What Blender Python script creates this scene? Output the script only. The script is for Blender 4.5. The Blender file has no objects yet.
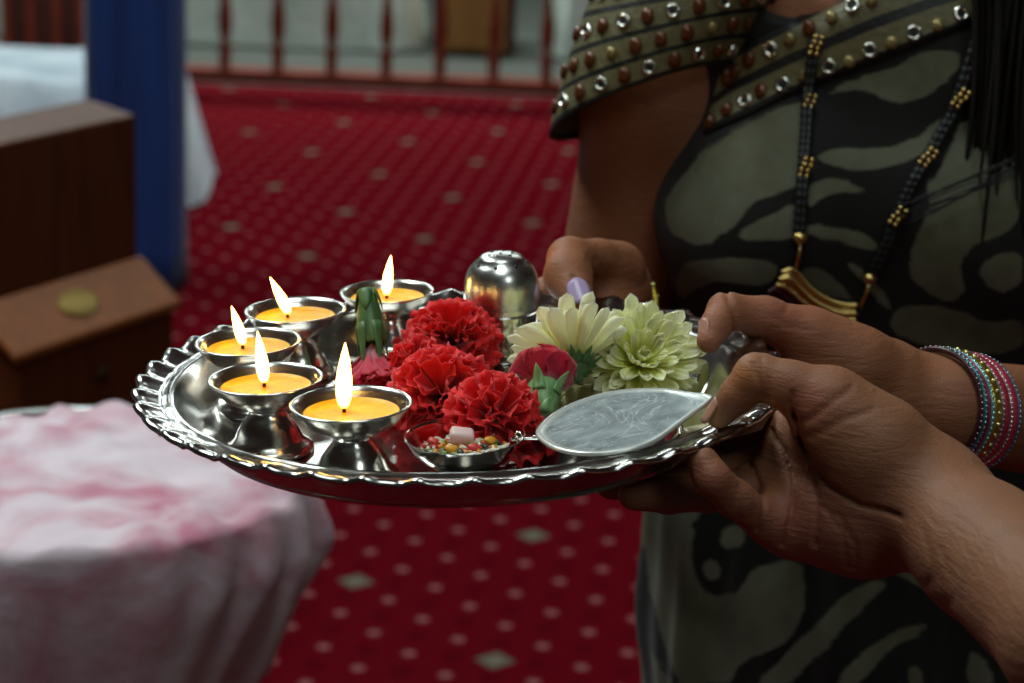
import bpy, bmesh, math, random
import numpy as np
from mathutils import Vector, Matrix, Euler
from mathutils.bvhtree import BVHTree
random.seed(7); rng = np.random.default_rng(7)
C = bpy.context.scene.collection
SC = bpy.context.scene

# ---------------------------------------------------------------- camera
FPX = 2190.0; PITCH = math.radians(16.31); ROLL = math.radians(2.346); CAMH = 1.45
cam_d = bpy.data.cameras.new('camera'); cam = bpy.data.objects.new('camera', cam_d); C.objects.link(cam)
cam_d.sensor_width = 36.0; cam_d.lens = FPX / 1024 * 36.0
cam.location = (0, 0, CAMH)
cam.matrix_world = Matrix.Translation((0, 0, CAMH)) @ Matrix.Rotation(math.pi/2 - PITCH, 4, 'X') @ Matrix.Rotation(ROLL, 4, 'Z')
cam_d.clip_start = 0.05
cam_d.dof.use_dof = True; cam_d.dof.focus_distance = 1.04; cam_d.dof.aperture_fstop = 10.5
SC.camera = cam
CM = cam.matrix_world.copy(); CMI = CM.inverted()

# ---------------------------------------------------------------- light
SC.view_settings.view_transform = 'Standard'; SC.view_settings.look = 'None'
SC.view_settings.gamma = 1.0; SC.view_settings.use_curve_mapping = False
SC.view_settings.exposure = 0.28
W = bpy.data.worlds.new('world'); SC.world = W; W.use_nodes = True
W.node_tree.nodes['Background'].inputs[0].default_value = (0.62, 0.80, 0.78, 1)
W.node_tree.nodes['Background'].inputs[1].default_value = 0.035

def area(name, loc, rot, sx, sy, power, col=(0.86, 1.0, 0.97)):
    l = bpy.data.lights.new(name, 'AREA'); l.shape = 'RECTANGLE'; l.size = sx; l.size_y = sy
    l.energy = power; l.color = col
    o = bpy.data.objects.new(name, l); C.objects.link(o); o.location = loc; o.rotation_euler = rot
    return o
area('ceiling_or_fill_lamp', (-1.0, 2.1, 2.75), (0, 0, 0), 0.6, 1.3, 30)
area('ceiling_or_fill_lamp', (-.1, 0.75, 2.75), (0, 0, 0), 0.6, 1.0, 8)
area('ceiling_or_fill_lamp', (.9, -.7, 2.75), (math.radians(22), 0, 0), 0.4, 1.0, 8)  # added fill lamp, unseen behind the camera; brightens the guest's palm
area('ceiling_or_fill_lamp', (0.9, 4.4, 2.75), (0, 0, 0), 1.3, 0.4, 14)
area('ceiling_or_fill_lamp', (-1.2, 5.4, 2.75), (0, 0, 0), 1.3, 0.4, 30)
area('ceiling_or_fill_lamp', (-0.8, 9.4, 2.75), (0, 0, 0), 2.4, 0.4, 140)

# ---------------------------------------------------------------- helpers
def ray(px, py):
    d = Vector(((px - 512) / FPX, -(py - 341.5) / FPX, -1.0))
    return (CM.to_3x3() @ d)
def at(px, py, Y):
    d = ray(px, py); return Vector((0, 0, CAMH)) + d * (Y / d.y)
def at_z(px, py, z):
    d = ray(px, py); return Vector((0, 0, CAMH)) + d * ((z - CAMH) / d.z)
def pix(p):
    v = CMI @ Vector(p); return (512 + FPX * v.x / -v.z, 341.5 - FPX * v.y / -v.z)

def props(o, label=None, cat=None, group=None, kind=None):
    if label: o['label'] = label
    if cat: o['category'] = cat
    if group: o['group'] = group
    if kind: o['kind'] = kind
    return o
def empty(name, loc, label, cat, group=None, rot=None):
    o = bpy.data.objects.new(name, None); C.objects.link(o); o.empty_display_size = 0.02
    o.location = loc
    if rot is not None: o.rotation_euler = rot
    return props(o, label, cat, group)
def mesh_obj(name, verts, faces, mat, parent=None, smooth=True, matrix=None, attr=None, matidx=None):
    me = bpy.data.meshes.new(name)
    verts = np.asarray(verts, dtype=np.float32)
    if isinstance(faces, np.ndarray):
        n, k = faces.shape
        me.vertices.add(len(verts)); me.vertices.foreach_set('co', verts.ravel())
        me.loops.add(n * k); me.loops.foreach_set('vertex_index', faces.astype(np.int32).ravel())
        me.polygons.add(n); me.polygons.foreach_set('loop_start', np.arange(0, n * k, k, dtype=np.int32))
        me.update(calc_edges=True)
    else:
        me.from_pydata(verts.tolist(), [], [list(f) for f in faces])
    me.validate()
    mats = mat if isinstance(mat, (list, tuple)) else [mat]
    for m in mats: me.materials.append(m)
    if matidx is not None: me.polygons.foreach_set('material_index', np.asarray(matidx, dtype=np.int32))
    if attr:
        for k, a in attr.items():
            a = np.asarray(a, dtype=np.float32)
            if a.ndim == 2:
                t = me.color_attributes.new(k, 'FLOAT_COLOR', 'POINT'); t.data.foreach_set('color', a.ravel())
            else:
                t = me.attributes.new(k, 'FLOAT', 'POINT'); t.data.foreach_set('value', a)
    if smooth: me.polygons.foreach_set('use_smooth', [True] * len(me.polygons))
    me.update()
    o = bpy.data.objects.new(name, me); C.objects.link(o)
    if parent is not None: o.parent = parent
    if matrix is not None: o.matrix_local = matrix
    return o

class MB:
    """collects shapes for ONE mesh"""
    def __init__(s): s.v = []; s.f = []; s.a = []; s.m = []
    def add(s, v, f, a=0.0, mi=0):
        n = len(s.v); s.v += [tuple(x) for x in v]; s.f += [tuple(i + n for i in q) for q in f]
        s.a += list(a) if hasattr(a, '__len__') else [a] * len(v); s.m += [mi] * len(f); return s
    def lathe(s, prof, n=48, M=None, mi=0, cap=True):
        v = []; f = []
        for r, z in prof:
            for i in range(n):
                t = 2 * math.pi * i / n; v.append((r * math.cos(t), r * math.sin(t), z))
        for j in range(len(prof) - 1):
            for i in range(n):
                k = (i + 1) % n; f.append((j*n+i, j*n+k, (j+1)*n+k, (j+1)*n+i))
        if M is not None: v = [M @ Vector(p) for p in v]
        return s.add(v, f, 0.0, mi)
    def tube(s, pts, rad, n=12, closed=False, mi=0, a=0.0):
        pts = [Vector(p) for p in pts]; m = len(pts); rad = rad if hasattr(rad, '__len__') else [rad] * m
        v = []; f = []; up = None
        for i, p in enumerate(pts):
            if closed: t = (pts[(i + 1) % m] - pts[i - 1]).normalized()
            else: t = (pts[min(i + 1, m - 1)] - pts[max(i - 1, 0)]).normalized()
            if up is None:
                up = Vector((0, 0, 1)) if abs(t.z) < .9 else Vector((1, 0, 0))
            x = (up - t * up.dot(t)).normalized(); up = x; y = t.cross(x)
            for k in range(n):
                q = 2 * math.pi * k / n; v.append(p + (x * math.cos(q) + y * math.sin(q)) * rad[i])
        for i in range(m if closed else m - 1):
            for k in range(n):
                l = (k + 1) % n; j = (i + 1) % m; f.append((i*n+k, i*n+l, j*n+l, j*n+k))
        if not closed: f.append(tuple(range(n - 1, -1, -1))); f.append(tuple((m - 1) * n + k for k in range(n)))
        return s.add(v, f, a, mi)
    def box(s, c, d, M=None, mi=0):
        c = Vector(c); v = []
        for x in (-.5, .5):
            for y in (-.5, .5):
                for z in (-.5, .5): v.append(c + Vector((x * d[0], y * d[1], z * d[2])))
        if M is not None: v = [M @ p for p in v]
        return s.add(v, [(0,1,3,2),(4,6,7,5),(0,4,5,1),(2,3,7,6),(0,2,6,4),(1,5,7,3)], 0.0, mi)
    def sphere(s, c, r, n=10, m=7, sc=(1,1,1), mi=0, M=None):
        v = []; f = []; c = Vector(c)
        v.append(Vector((0,0,r*sc[2])))
        for j in range(1, m):
            ph = math.pi * j / m
            for i in range(n):
                t = 2*math.pi*i/n; v.append(Vector((r*sc[0]*math.sin(ph)*math.cos(t), r*sc[1]*math.sin(ph)*math.sin(t), r*sc[2]*math.cos(ph))))
        v.append(Vector((0,0,-r*sc[2]))); L = len(v) - 1
        for i in range(n):
            k = (i+1) % n; f.append((0, 1+i, 1+k)); f.append((L, L-n+k, L-n+i))
            for j in range(m-2): a = 1+j*n; f.append((a+i, a+n+i, a+n+k, a+k))
        if M is not None: v = [M @ p for p in v]
        return s.add([p + c for p in v], f, 0.0, mi)
    def build(s, name, mat, parent=None, smooth=True, bevel=0, matrix=None, attr=None, solid=0, sub=0):
        at_ = {attr: s.a} if attr else None
        o = mesh_obj(name, s.v, s.f, mat, parent, smooth, matrix, at_, s.m)
        if bevel:
            b = o.modifiers.new('b', 'BEVEL'); b.width = bevel; b.segments = 2; b.limit_method = 'ANGLE'
        if solid:
            b = o.modifiers.new('s', 'SOLIDIFY'); b.thickness = solid; b.offset = 0
        if sub:
            b = o.modifiers.new('u', 'SUBSURF'); b.levels = sub; b.render_levels = sub
        return o

# ---------------------------------------------------------------- materials
def srgb(r, g, b):
    f = lambda c: (c / 255 / 12.92) if c / 255 <= .04045 else ((c / 255 + .055) / 1.055) ** 2.4
    return (f(r), f(g), f(b), 1)
class N:
    """little node-graph writer"""
    def __init__(s, name):
        s.m = bpy.data.materials.new(name); s.m.use_nodes = True; s.t = s.m.node_tree
        s.b = s.t.nodes['Principled BSDF']
    def n(s, typ, **kw):
        o = s.t.nodes.new(typ)
        for k, v in kw.items(): setattr(o, k, v)
        return o
    def put(s, sock, v):
        if hasattr(v, 'outputs'): v = v.outputs[0]
        if isinstance(v, bpy.types.NodeSocket): s.t.links.new(v, sock)
        else: sock.default_value = v
    def math(s, op, a, b=0.0, c=None, clamp=False):
        o = s.n('ShaderNodeMath', operation=op); o.use_clamp = clamp; s.put(o.inputs[0], a); s.put(o.inputs[1], b)
        if c is not None: s.put(o.inputs[2], c)
        return o.outputs[0]
    def coord(s, which='Object'): return s.n('ShaderNodeTexCoord').outputs[which]
    def noise(s, scale, detail=3, rough=.5, vec=None, dist=0.0, out='Fac'):
        o = s.n('ShaderNodeTexNoise'); o.inputs['Scale'].default_value = scale; o.inputs['Detail'].default_value = detail
        o.inputs['Roughness'].default_value = rough; o.inputs['Distortion'].default_value = dist
        s.put(o.inputs['Vector'], vec if vec is not None else s.coord()); return o.outputs[out]
    def ramp(s, f, stops, interp='LINEAR'):
        o = s.n('ShaderNodeValToRGB'); s.put(o.inputs[0], f); r = o.color_ramp; r.interpolation = interp
        while len(r.elements) < len(stops): r.elements.new(1)
        for e, (p, c) in zip(r.elements, stops): e.position = p; e.color = c
        return o.outputs[0]
    def mix(s, f, a, b):
        o = s.n('ShaderNodeMix', data_type='RGBA'); s.put(o.inputs[0], f); s.put(o.inputs[6], a); s.put(o.inputs[7], b); return o.outputs[2]
    def attr(s, name, out='Fac'):
        o = s.n('ShaderNodeAttribute'); o.attribute_name = name; return o.outputs[out]
    def bump(s, h, strength=.3, dist=.001):
        o = s.n('ShaderNodeBump'); o.inputs['Strength'].default_value = strength; o.inputs['Distance'].default_value = dist
        s.put(o.inputs['Height'], h); s.put(s.b.inputs['Normal'], o.outputs[0]); return s
    def scale(s, v, x, y, z, rot=(0,0,0)):
        o = s.n('ShaderNodeMapping'); s.put(o.inputs[0], v); o.inputs['Scale'].default_value = (x, y, z); o.inputs['Rotation'].default_value = rot; return o.outputs[0]
    def set(s, **kw):
        for k, v in kw.items(): s.put(s.b.inputs[k.replace('_', ' ')], v)
        return s
def simple(name, col, rough=.5, metal=0.0, var=.15, vscale=30, **kw):
    g = N(name); c2 = tuple(x * (1 - var) for x in col[:3]) + (1,)
    g.set(Base_Color=g.ramp(g.noise(vscale), [(.3, c2), (.7, col)]), Roughness=rough, Metallic=metal, **kw); return g.m

def m_steel(name, rough=.12, col=(.68, .67, .64, 1), scr=.05):
    g = N(name); nz = g.noise(60, 4)
    g.set(Base_Color=col, Metallic=1.0, Roughness=g.math('MULTIPLY_ADD', nz, scr, rough - scr / 2))
    g.bump(g.noise(500, 2), .03, .0003); return g.m
M_STEEL = m_steel('polished_steel'); M_PLATE = m_steel('plate_steel', .10, (.62, .60, .58, 1), .10)
M_GOLD = simple('gold', (.83, .58, .20, 1), .28, 1.0)
def skin_mat(name):
    g = N(name); col = g.attr('tint', 'Color'); v = g.coord()
    big = g.noise(35, 4, .6, v)
    c = g.mix(g.math('MULTIPLY', big, .35), col, (.20, .065, .045, 1))
    wr = g.n('ShaderNodeTexVoronoi', feature='DISTANCE_TO_EDGE'); wr.inputs['Scale'].default_value = 420; g.put(wr.inputs['Vector'], g.scale(v, 1, 1, 1))
    wav = g.noise(60, 4, .6, g.scale(v, .8, 1.0, 4.5, (0.2, 0.75, 0.1)), .6)
    h = g.math('ADD', g.math('MULTIPLY', g.math('MINIMUM', wr.outputs[0], .15), .55), g.math('MULTIPLY', wav, 1.0))
    g.set(Base_Color=c, Roughness=.54, Subsurface_Weight=.12, Subsurface_Scale=.003, Subsurface_Radius=(1, .35, .2), Specular_IOR_Level=.3)
    g.bump(h, .8, .0011); return g.m
M_SKIN = skin_mat('skin')
M_NAIL = simple('nail_polish_lilac', srgb(190, 165, 205), .2, 0)
M_NAIL2 = simple('bare_nail', srgb(196, 140, 120), .3, 0)
M_HAIR = simple('black_hair', (.008, .007, .007, 1), .45)
M_BLACK = simple('black_cord', (.006, .006, .007, 1), .5)
M_WICK = simple('burnt_wick', (.05, .02, .01, 1), .9)

# ---------------------------------------------------------------- implicit surfaces (continuous bodies)
def rcone(P, a, b, ra, rb):
    a = np.array(a, np.float32); b = np.array(b, np.float32)
    ba = b - a; l2 = float(ba @ ba) + 1e-12; rr = ra - rb; a2 = l2 - rr * rr; il2 = 1.0 / l2
    pa = P - a; y = pa @ ba; z = y - l2
    x2 = ((pa * l2 - y[..., None] * ba) ** 2).sum(-1)
    y2 = y * y * l2; z2 = z * z * l2
    k = np.sign(rr) * rr * rr * x2
    o = (np.sqrt(np.maximum(x2 * a2 * il2, 0)) + y * rr) * il2 - ra
    c1 = np.sign(z) * a2 * z2 > k; c2 = (~c1) & (np.sign(y) * a2 * y2 < k)
    return np.where(c1, np.sqrt(x2 + z2) * il2 - rb, np.where(c2, np.sqrt(x2 + y2) * il2 - ra, o))
def ellip(P, c, r, R=None):
    q = P - np.array(c, np.float32)
    if R is not None: q = q @ np.array(R, np.float32)      # columns of R = axes
    r = np.array(r, np.float32)
    k0 = np.sqrt(((q / r) ** 2).sum(-1)); k1 = np.sqrt(((q / (r * r)) ** 2).sum(-1)) + 1e-9
    return k0 * (k0 - 1) / k1
def smin(a, b, k):
    if k <= 0: return np.minimum(a, b)
    h = np.clip(.5 + .5 * (b - a) / k, 0, 1); return b + (a - b) * h - k * h * (1 - h)
def chain(P, pts, rad, k=.004):
    d = None
    for i in range(len(pts) - 1):
        e = rcone(P, pts[i], pts[i+1], rad[i], rad[i+1]); d = e if d is None else smin(d, e, k)
    return d
def dpoly(P, pts):
    d = None
    for a, b in zip(pts[:-1], pts[1:]):
        a = np.array(a, np.float32); b = np.array(b, np.float32); ba = b - a
        h = np.clip(((P - a) @ ba) / float(ba @ ba), 0, 1); e = np.sqrt(((P - a - h[..., None] * ba) ** 2).sum(-1))
        d = e if d is None else np.minimum(d, e)
    return d
def join_sets(sets):
    V = []; Q = []; n = 0
    for v, q in sets: V.append(v); Q.append(q + n); n += len(v)
    return np.concatenate(V), np.concatenate(Q)
def tint(V, base, blobs):
    c = np.tile(np.array(base[:3], float), (len(V), 1))
    for p, r, col, s in blobs:
        d = np.linalg.norm(V - np.array(p), axis=1); w = s * np.exp(-(d / r) ** 2)
        c = c * (1 - w[:, None]) + np.array(col[:3]) * w[:, None]
    return np.c_[c, np.ones(len(V))]

# ================================================================ setting
fit_a = (0.04187407808578752, -0.051177841646659845); fit_b = (-0.010132255433770925, -0.09385820619396835); fit_o = (0.036233580099088634, 2.559125757891993)
def carpet_mat():
    g = N('red_patterned_carpet'); v = g.coord()
    a = np.array(fit_a) * CAMH; b = np.array(fit_b) * CAMH; o = np.array(fit_o) * CAMH; c = b - a
    Mi = np.linalg.inv(np.array([a, c]).T)
    st = []
    for r in Mi:
        d = g.n('ShaderNodeVectorMath', operation='DOT_PRODUCT'); g.put(d.inputs[0], v); d.inputs[1].default_value = (r[0], r[1], 0)
        st.append(g.math('SUBTRACT', d.outputs['Value'], float(r @ o)))
    def near(x, per):     # signed distance to nearest multiple
        q = g.math('MULTIPLY', g.math('ROUND', g.math('DIVIDE', x, per)), per); return g.math('SUBTRACT', x, q)
    s1, t1 = near(st[0], 1), near(st[1], 1); s4, t4 = near(st[0], 4), near(st[1], 4)
    rr = g.math('SQRT', g.math('ADD', g.math('MULTIPLY', s1, s1), g.math('MULTIPLY', t1, t1)))
    ang = g.math('ARCTAN2', s1, t1); pet = g.math('MULTIPLY', g.math('COSINE', g.math('MULTIPLY', ang, 5)), .02)
    dot = g.ramp(g.math('ADD', rr, pet), [(.085, (1,1,1,1)), (.135, (0,0,0,1))])
    dm = g.math('MAXIMUM', g.math('ABSOLUTE', s4), g.math('ABSOLUTE', t4)); dia = g.ramp(dm, [(.20, (1,1,1,1)), (.27, (0,0,0,1))])
    s2, t2 = near(g.math('SUBTRACT', st[0], .5), 1), near(g.math('SUBTRACT', st[1], .5), 1)
    r2 = g.math('SQRT', g.math('ADD', g.math('MULTIPLY', s2, s2), g.math('MULTIPLY', t2, t2)))
    dk = g.ramp(r2, [(.10, (1,1,1,1)), (.22, (0,0,0,1))])
    pile = g.noise(260, 3)
    base = g.mix(pile, srgb(86, 8, 18), srgb(104, 12, 24))
    base = g.mix(g.math('MULTIPLY', dk, .45), base, srgb(64, 6, 18))
    base = g.mix(g.math('MULTIPLY', dot, .7), base, srgb(160, 104, 104))
    base = g.mix(dia, base, g.mix(g.ramp(dm, [(.09, (1,1,1,1)), (.14, (0,0,0,1))]), srgb(100, 98, 86), srgb(120, 108, 96)))
    g.set(Base_Color=base, Roughness=1.0, Specular_IOR_Level=.0); g.bump(pile, .5, .004); return g.m
mb = MB(); mb.add([(-4.5,-2,0),(4.5,-2,0),(4.5,8.3,0),(-4.5,8.3,0),(-4.5,-2,-.05),(4.5,-2,-.05),(4.5,8.3,-.05),(-4.5,8.3,-.05)], [(0,1,2,3),(4,7,6,5),(0,4,5,1),(1,5,6,2),(2,6,7,3),(3,7,4,0)])
props(mb.build('floor', carpet_mat(), smooth=False), kind='structure', label='red carpet with rows of pale dots and diamonds')
mb = MB().box((0, 10.65, -.03), (9, 4.7, .05))
props(mb.build('floor', simple('grey_stone_floor', srgb(62, 64, 58), .6), smooth=False), kind='structure')
wallm = simple('dim_wall_paint', srgb(150, 158, 150), .9, vscale=2)
props(MB().box((0, 13.05, 1.4), (9.2, .1, 2.9)).build('wall_back', wallm, smooth=False), kind='structure')
props(MB().box((-4.55, 5.5, 1.4), (.1, 15, 2.9)).build('wall_left', wallm, smooth=False), kind='structure')
props(MB().box((4.55, 5.5, 1.4), (.1, 15, 2.9)).build('wall_right', wallm, smooth=False), kind='structure')
props(MB().box((0, 5.5, 2.86), (9.2, 15, .1)).build('ceiling', simple('ceiling_paint', srgb(165,170,165), .9), smooth=False), kind='structure')

def wood(name, c1, c2, rough=.4, sc=8):
    g = N(name); v = g.scale(g.coord(), 1, 1, 6)
    w = g.noise(sc, 6, .6, g.scale(g.coord(), 6, 6, .6), 1.2)
    g.set(Base_Color=g.ramp(w, [(.3, c1), (.7, c2)]), Roughness=rough, Specular_IOR_Level=.22); return g.m
M_RAIL = wood('red_brown_varnished_wood', srgb(104, 34, 22), srgb(140, 56, 34), .35)
M_BOX = wood('brown_varnished_wood', srgb(70, 32, 12), srgb(94, 46, 20), .5)
M_DARKW = wood('dark_wood', srgb(62, 26, 18), srgb(86, 38, 26), .5)

# balustrade
def baluster_prof(h):
    p = [(.022,0),(.022,.05),(.026,.06),(.026,.075),(.016,.095),(.022,.13),(.028,.17),(.026,.21),(.018,.27),(.014,.33),(.017,.36),(.026,.375),(.026,.39),(.017,.405),(.015,.45),(.02,.52),(.025,.60),(.026,.66),(.018,.72),(.016,.76),(.024,.78),(.024,.80),(.022,.82),(.022,h)]
    return p
RY = 8.42
rail = empty('balustrade', (0, RY, 0), 'red-brown turned wooden balustrade at the far edge of the carpet', 'railing')
m = MB().box((0, 0, .02), (4.4, .09, .045)); m.build('bottom_rail', M_RAIL, rail, False, .006)
m = MB().box((0, 0, .90), (4.4, .08, .05)); m.build('top_rail', M_RAIL, rail, False, .01)
first = None
for px in [64+.01, 118, 171, 225, 278, 332, 387, 441, 495, 548, 602, 656, 710, 764]:
    x = at(px, 30, RY).x
    if x < -2.15 or x > 2.15: continue
    if first is None:
        first = MB().lathe(baluster_prof(.835), 14).build('baluster', M_RAIL, rail); o = first
    else:
        o = first.copy(); C.objects.link(o); o.parent = rail
    o.location = (x, 0, .0425)

# cloth covered block: lofted superellipse rings with folds
def cloth_block(name, label, cat, cx, cy, w, d, h, mat, rz=0, flare=.06, seed=1, sag=.03, group=None, n=160, fold=.012):
    r0 = random.Random(seed); ph = [r0.uniform(0, 6.28) for _ in range(6)]
    V = []; F = []; rows = []
    for j in range(17):
        t = j / 16
        z = h * (1 - t)
        rows.append((z, 1 + 0 * t, t))
    prof = [(q, 'top') for q in (.02, .3, .6, .85, .95)] + [(t, 'side') for t in np.linspace(0, 1, 16)]
    for q, kd in prof:
        for i in range(n):
            a = 2 * math.pi * i / n; c, s = math.cos(a), math.sin(a)
            e = .28; sx = math.copysign(abs(c) ** e, c); sy = math.copysign(abs(s) ** e, s)
            f1 = math.sin(9 * a + ph[0]) + .7 * math.sin(17 * a + ph[1]) + .5 * math.sin(29 * a + ph[2])
            if kd == 'top':
                x, y = sx * w / 2 * q, sy * d / 2 * q; z = h + sag * .4 * math.sin(3.1 * x / w * 2 + ph[3]) * math.cos(2.3 * y / d * 2 + ph[4]) + sag * .2 * math.sin(11 * a + ph[5]) * q
            else:
                k = 1 + .02 * min(1, q * 8)
                off = flare * q + fold * f1 * q ** .7
                x, y = sx * w / 2 * k + c * off, sy * d / 2 * k + s * off
                z = h * (1 - q) + (1 - q) * sag * .2 * math.sin(11 * a + ph[5]) + .004
                if q > .9: z = max(z, .006)
            V.append((x, y, z))
    R = len(prof)
    for j in range(R - 1):
        for i in range(n):
            k = (i + 1) % n; F.append((j*n+i, (j+1)*n+i, (j+1)*n+k, j*n+k))
    F.append(tuple(range(n)))
    o = mesh_obj(name, V, F, mat); o.location = (cx, cy, 0); o.rotation_euler = (0, 0, rz)
    return props(o, label, cat, group)
def cloth_mat(name, c1, c2, sc=6, rough=.9):
    g = N(name); n1 = g.noise(sc, 4, .55); g.set(Base_Color=g.ramp(n1, [(.38, c1), (.62, c2)]), Roughness=rough, Sheen_Weight=.2, Specular_IOR_Level=.2)
    g.bump(g.noise(sc * 4, 4), .5, .01); return g.m
M_WHITE = cloth_mat('white_cotton_cloth', srgb(196, 208, 222), srgb(222, 232, 242))
M_PALE = cloth_mat('pale_grey_cloth', srgb(205, 222, 212), srgb(232, 242, 236), 4)
cloth_block('covered_platform', 'white cloth draped over a low block behind the blue pillar', 'cloth', -1.73, 6.42, 1.36, .62, .37, M_WHITE, 0, .10, 3, .05)
cloth_block('covered_bench', 'long pale grey-green cloth-covered bench beyond the balustrade, left of the tan box', 'bench', -1.52, 9.6, 2.05, .7, .46, M_PALE, 0, .03, 5, .04)
cloth_block('covered_bench', 'short pale cloth-covered bench beyond the balustrade, right of the tan box', 'bench', .62, 9.6, 1.0, .7, .46, M_PALE, 0, .03, 8, .04)
bx = empty('storage_box', (-.215, 9.45, 0), 'tan wooden chest standing beyond the balustrade', 'box')
m = MB().box((0, 0, .28), (.34, .42, .52)); m.build('body', wood('tan_wood', srgb(160, 112, 58), srgb(190, 138, 80), .6, 5), bx, False, .006)
MB().box((0, 0, .555), (.37, .46, .03)).build('lid', M_DARKW, bx, False, .004)
MB().box((-.155, -.215, .28), (.04, .012, .52)).build('corner_post', M_DARKW, bx, False)
MB().box((.155, -.215, .28), (.04, .012, .52)).build('corner_post', M_DARKW, bx, False)
# dark slatted wooden panel at the left
sp = empty('slatted_panel', (at(46, 20, 7.6).x, 7.6, 0), 'dark brown upright slatted wooden panel behind the white cloth', 'panel')
MB().box((0, 0, .5), (.30, .03, .96)).build('board', M_DARKW, sp, False, .004)
for k, dx in enumerate((-.13, -.045, .045, .13)):
    MB().box((dx, -.03, .5), (.03, .03, 1.0)).build('slat', M_RAIL, sp, False, .005)

# blue cloth wrapped pillar
def pillar():
    V = []; F = []; n = 96; R = 26; H = 2.8; cx = at(131, 150, 5.3).x
    xt = at(136, 0, 5.3).x
    for j in range(R):
        t = j / (R - 1); z = H * t
        for i in range(n):
            a = 2 * math.pi * i / n; c, s = math.cos(a), math.sin(a)
            r = .121 + .005 * math.sin(5 * a + 1.0 + .6 * t) + .003 * math.sin(11 * a + 2 * t) + .004 * math.exp(-(z / .05) ** 2)
            e = .62
            V.append((math.copysign(abs(c) ** e, c) * r, math.copysign(abs(s) ** e, s) * r, z))
    for j in range(R - 1):
        for i in range(n):
            k = (i + 1) % n; F.append((j*n+i, j*n+k, (j+1)*n+k, (j+1)*n+i))
    F.append(tuple(range(n-1, -1, -1))); F.append(tuple((R-1)*n + i for i in range(n)))
    g = N('royal_blue_cloth'); g.set(Base_Color=g.ramp(g.noise(3, 3, .5, g.scale(g.coord(), 6, 6, .5)), [(.3, srgb(8, 42, 104)), (.7, srgb(14, 60, 136))]), Roughness=.75, Sheen_Weight=.2)
    o = mesh_obj('blue_pillar', V, F, g.m); o.location = (cx, 5.36, 0); o.rotation_euler = (0, 0, .2)
    props(o, 'square pillar wrapped in royal blue cloth, beside the white cloth', 'pillar')
pillar()

# wooden donation box with sloping lid
A0 = Vector((-.481, 3.043, .6)); u = Vector((-.487, -.873, 0)).normalized(); v = Vector((-.873, .487, 0)).normalized(); zz = Vector((0, 0, 1))
DB = empty('donation_box', (A0.x, A0.y, 0), 'brown varnished wooden box with sloping lid, brass emblem and high back', 'box')
def loc(a, b, c): return u * a + v * b + zz * c
def prism(name, pts, a0, a1, mat, parent, bevel=.003):
    # pts: list of (b, z) outline, extruded along u
    n = len(pts); V = [loc(a0, b, z) for b, z in pts] + [loc(a1, b, z) for b, z in pts]
    F = [tuple(range(n)), tuple(range(2*n-1, n-1, -1))] + [(i, i+n, (i+1) % n + n, (i+1) % n) for i in range(n)]
    o = MB().add(V, F).build(name, mat, parent, False, bevel)
    bm = bmesh.new(); bm.from_mesh(o.data); bmesh.ops.recalc_face_normals(bm, faces=bm.faces); bm.to_mesh(o.data); bm.free()
    return o
Wd = .342
prism('body', [(.006, 0), (.006, .585), (.075, .638), (.175, .638), (.175, 0)], .008, Wd - .008, M_BOX, DB)
prism('back_panel', [(.078, .64), (.078, .862), (.165, .875), (.165, .64)], 0, Wd, M_BOX, DB)
lid = prism('lid', [(0, .588), (0, .600), (.074, .656), (.077, .641)], -.004, Wd + .004, wood('lid_wood', srgb(112, 58, 24), srgb(136, 76, 34), .45), DB)
sl = Vector((0, .074, .056)).normalized(); lv = v * sl.y + zz * sl.z; ln = (-v * sl.z + zz * sl.y)
ctr = loc(.178, .037, .6285) + ln * .003
em = Matrix((( u.x, lv.x, ln.x, ctr.x), (u.y, lv.y, ln.y, ctr.y), (u.z, lv.z, ln.z, ctr.z), (0,0,0,1)))
m = MB().lathe([(.0, .0012), (.034, .0014), (.037, .0006), (.037, -.002)], 40, em @ Matrix.Diagonal((1, .62, 1, 1)))
m.lathe([(.022, .0012), (.023, .0022), (.025, .0022), (.026, .0012)], 30, em @ Matrix.Diagonal((1, .62, 1, 1)))
m.build('emblem', simple('worn_brass', srgb(150, 124, 60), .5, .5), lid)
kh = MB().lathe([(.0, .003), (.009, .003), (.011, 0)], 24, Matrix.Translation(loc(.17, .002, .53)) @ (-v).to_track_quat('Z', 'Y').to_matrix().to_4x4())
kh.build('keyhole', simple('dark_brass', srgb(60, 44, 24), .5, .7), DB)

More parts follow.
